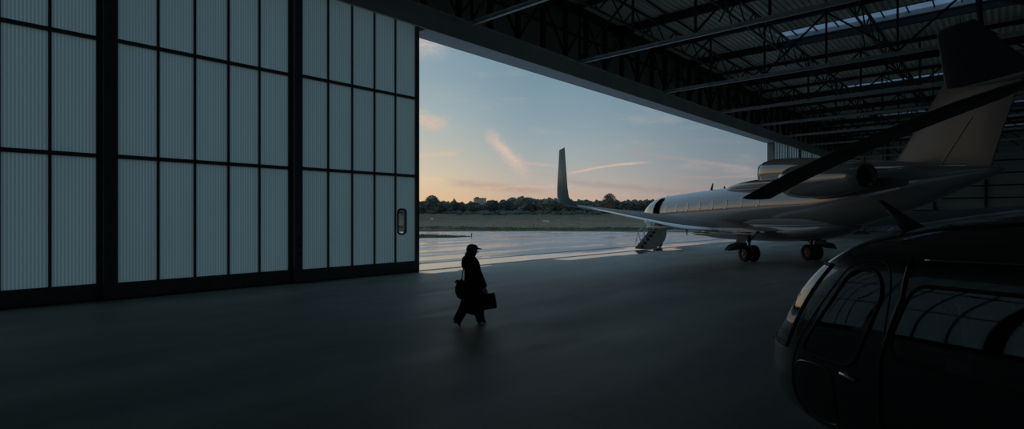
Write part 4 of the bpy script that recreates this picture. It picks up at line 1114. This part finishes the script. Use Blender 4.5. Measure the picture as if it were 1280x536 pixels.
def streak(a0_, e0_, a1_, e1_, w0, seed, c, amt, rag=1.0, sc=.5, bow=0.0):
    """a wisp of lit cloud between two directions (azimuth, elevation in degrees)"""
    global col
    dx, dy = a1_-a0_, e1_-e0_; L2 = dx*dx+dy*dy; Ln = math.sqrt(L2)
    wn = t.noise(t.mapping(uv, (1,1,1), loc=(seed*3.1, seed*1.7, seed)), sc, 5, .65)
    rx = t.math('SUBTRACT', az, a0_); ry = t.math('SUBTRACT', el, e0_)
    s_ = t.math('DIVIDE', t.math('ADD', t.math('MULTIPLY', rx, dx), t.math('MULTIPLY', ry, dy)), L2)
    d_ = t.math('DIVIDE', t.math('SUBTRACT', t.math('MULTIPLY', ry, dx), t.math('MULTIPLY', rx, dy)), Ln)
    if bow: d_ = t.math('SUBTRACT', d_, t.math('MULTIPLY', t.math('MULTIPLY', s_, t.math('SUBTRACT', 1, s_)), 4*bow))
    d_ = t.math('ADD', d_, t.math('MULTIPLY', t.math('SUBTRACT', wn, .5), rag*2))
    m_ = t.smooth(t.math('ABSOLUTE', d_), w0, 0)
    m_ = t.math('MULTIPLY', m_, t.math('MULTIPLY', t.smooth(s_, -.08, .15), t.smooth(s_, 1.08, .75)))
    fib = t.noise(t.mapping(uv, (.7, 2.2, 1), (0, 0, -math.atan2(dy, dx)), (seed, 0, 0)), 1.6, 5, .7)
    m_ = t.math('MULTIPLY', m_, t.smooth(fib, .25, .65, .35, 1))
    col = t.mix(t.math('MULTIPLY', m_, amt), col, srgb(*c))
def AE(px, py):
    x = (px-640)/F; z = (270-py)/F; return math.degrees(math.atan(x)), math.degrees(math.atan(z/math.sqrt(1+x*x)))
def px_streak(x0, y0, x1, y1, w_px, *a, **k):
    A, B = AE(x0, y0), AE(x1, y1); streak(A[0], A[1], B[0], B[1], w_px/11.5, *a, **k)
px_streak(470,66,560,48,24,1,(208,192,182),.7,rag=.9,sc=.8)
px_streak(608,164,662,222,13,2,(220,190,172),.6,rag=.75,sc=1.1)
px_streak(618,176,650,206,6,22,(226,200,182),.5,rag=.4,sc=1.5)
px_streak(636,202,700,208,3,3,(205,180,165),.55,rag=.12)
px_streak(712,217,812,203,2.2,4,(222,185,165),.85,rag=.05,bow=.25)
px_streak(490,138,562,158,15,5,(224,192,166),.7,rag=.7,sc=.9)
px_streak(500,196,575,191,4,6,(222,194,160),.6,rag=.25)
px_streak(500,222,560,224,4,7,(232,200,160),.5,rag=.3)
px_streak(560,228,690,240,8,8,(172,140,132),.5,rag=.25)
px_streak(560,236,720,232,3,9,(226,184,150),.4,rag=.25)
px_streak(620,246,760,238,3,10,(205,165,150),.5,rag=.25)
px_streak(770,186,960,214,3.5,11,(168,150,150),.55,rag=.2)
px_streak(845,222,960,220,2.5,12,(170,150,146),.55,rag=.15)
px_streak(830,176,950,176,5,13,(135,140,150),.4,rag=.4)
px_streak(700,226,900,244,6,14,(150,134,136),.45,rag=.4)
px_streak(655,215,740,225,2.5,15,(176,160,155),.4,rag=.3)
px_streak(330,200,470,150,20,16,(205,190,175),.5,rag=1.2)
px_streak(100,120,400,90,24,17,(190,185,180),.5,rag=1.5)
bn_ = t.noise(t.mapping(uv, (.05,.16,1)), 2.0, 6, .6)
col = t.mix(t.smooth(bn_, .52, .72, 0, .22), col, srgb(200,180,170))
ground = srgb(60,58,55)
col = t.mix(t.smooth(el, 0, -.6), col, ground)
t.put(bgn, 'Color', col); bgn.inputs['Strength'].default_value = 1.0

# ------------------------------------------------------------------ camera and view
cam = bpy.data.cameras.new('camera'); co = bpy.data.objects.new('camera', cam); C.objects.link(co)
co.location = (0, 0, CAMZ); co.rotation_euler = (PI/2, 0, 0)
cam.sensor_width = 36; cam.lens = 36*F/1280; cam.shift_y = 2/1280; cam.clip_start = .05; cam.clip_end = 3000
S.camera = co
S.view_settings.view_transform = 'Standard'; S.view_settings.look = 'None'; S.view_settings.gamma = 1; S.view_settings.use_curve_mapping = False
S.view_settings.exposure = 0
S.cycles.use_denoising = True
S.cycles.max_bounces = 10; S.cycles.diffuse_bounces = 5; S.cycles.transparent_max_bounces = 16
S.cycles.sample_clamp_indirect = 4
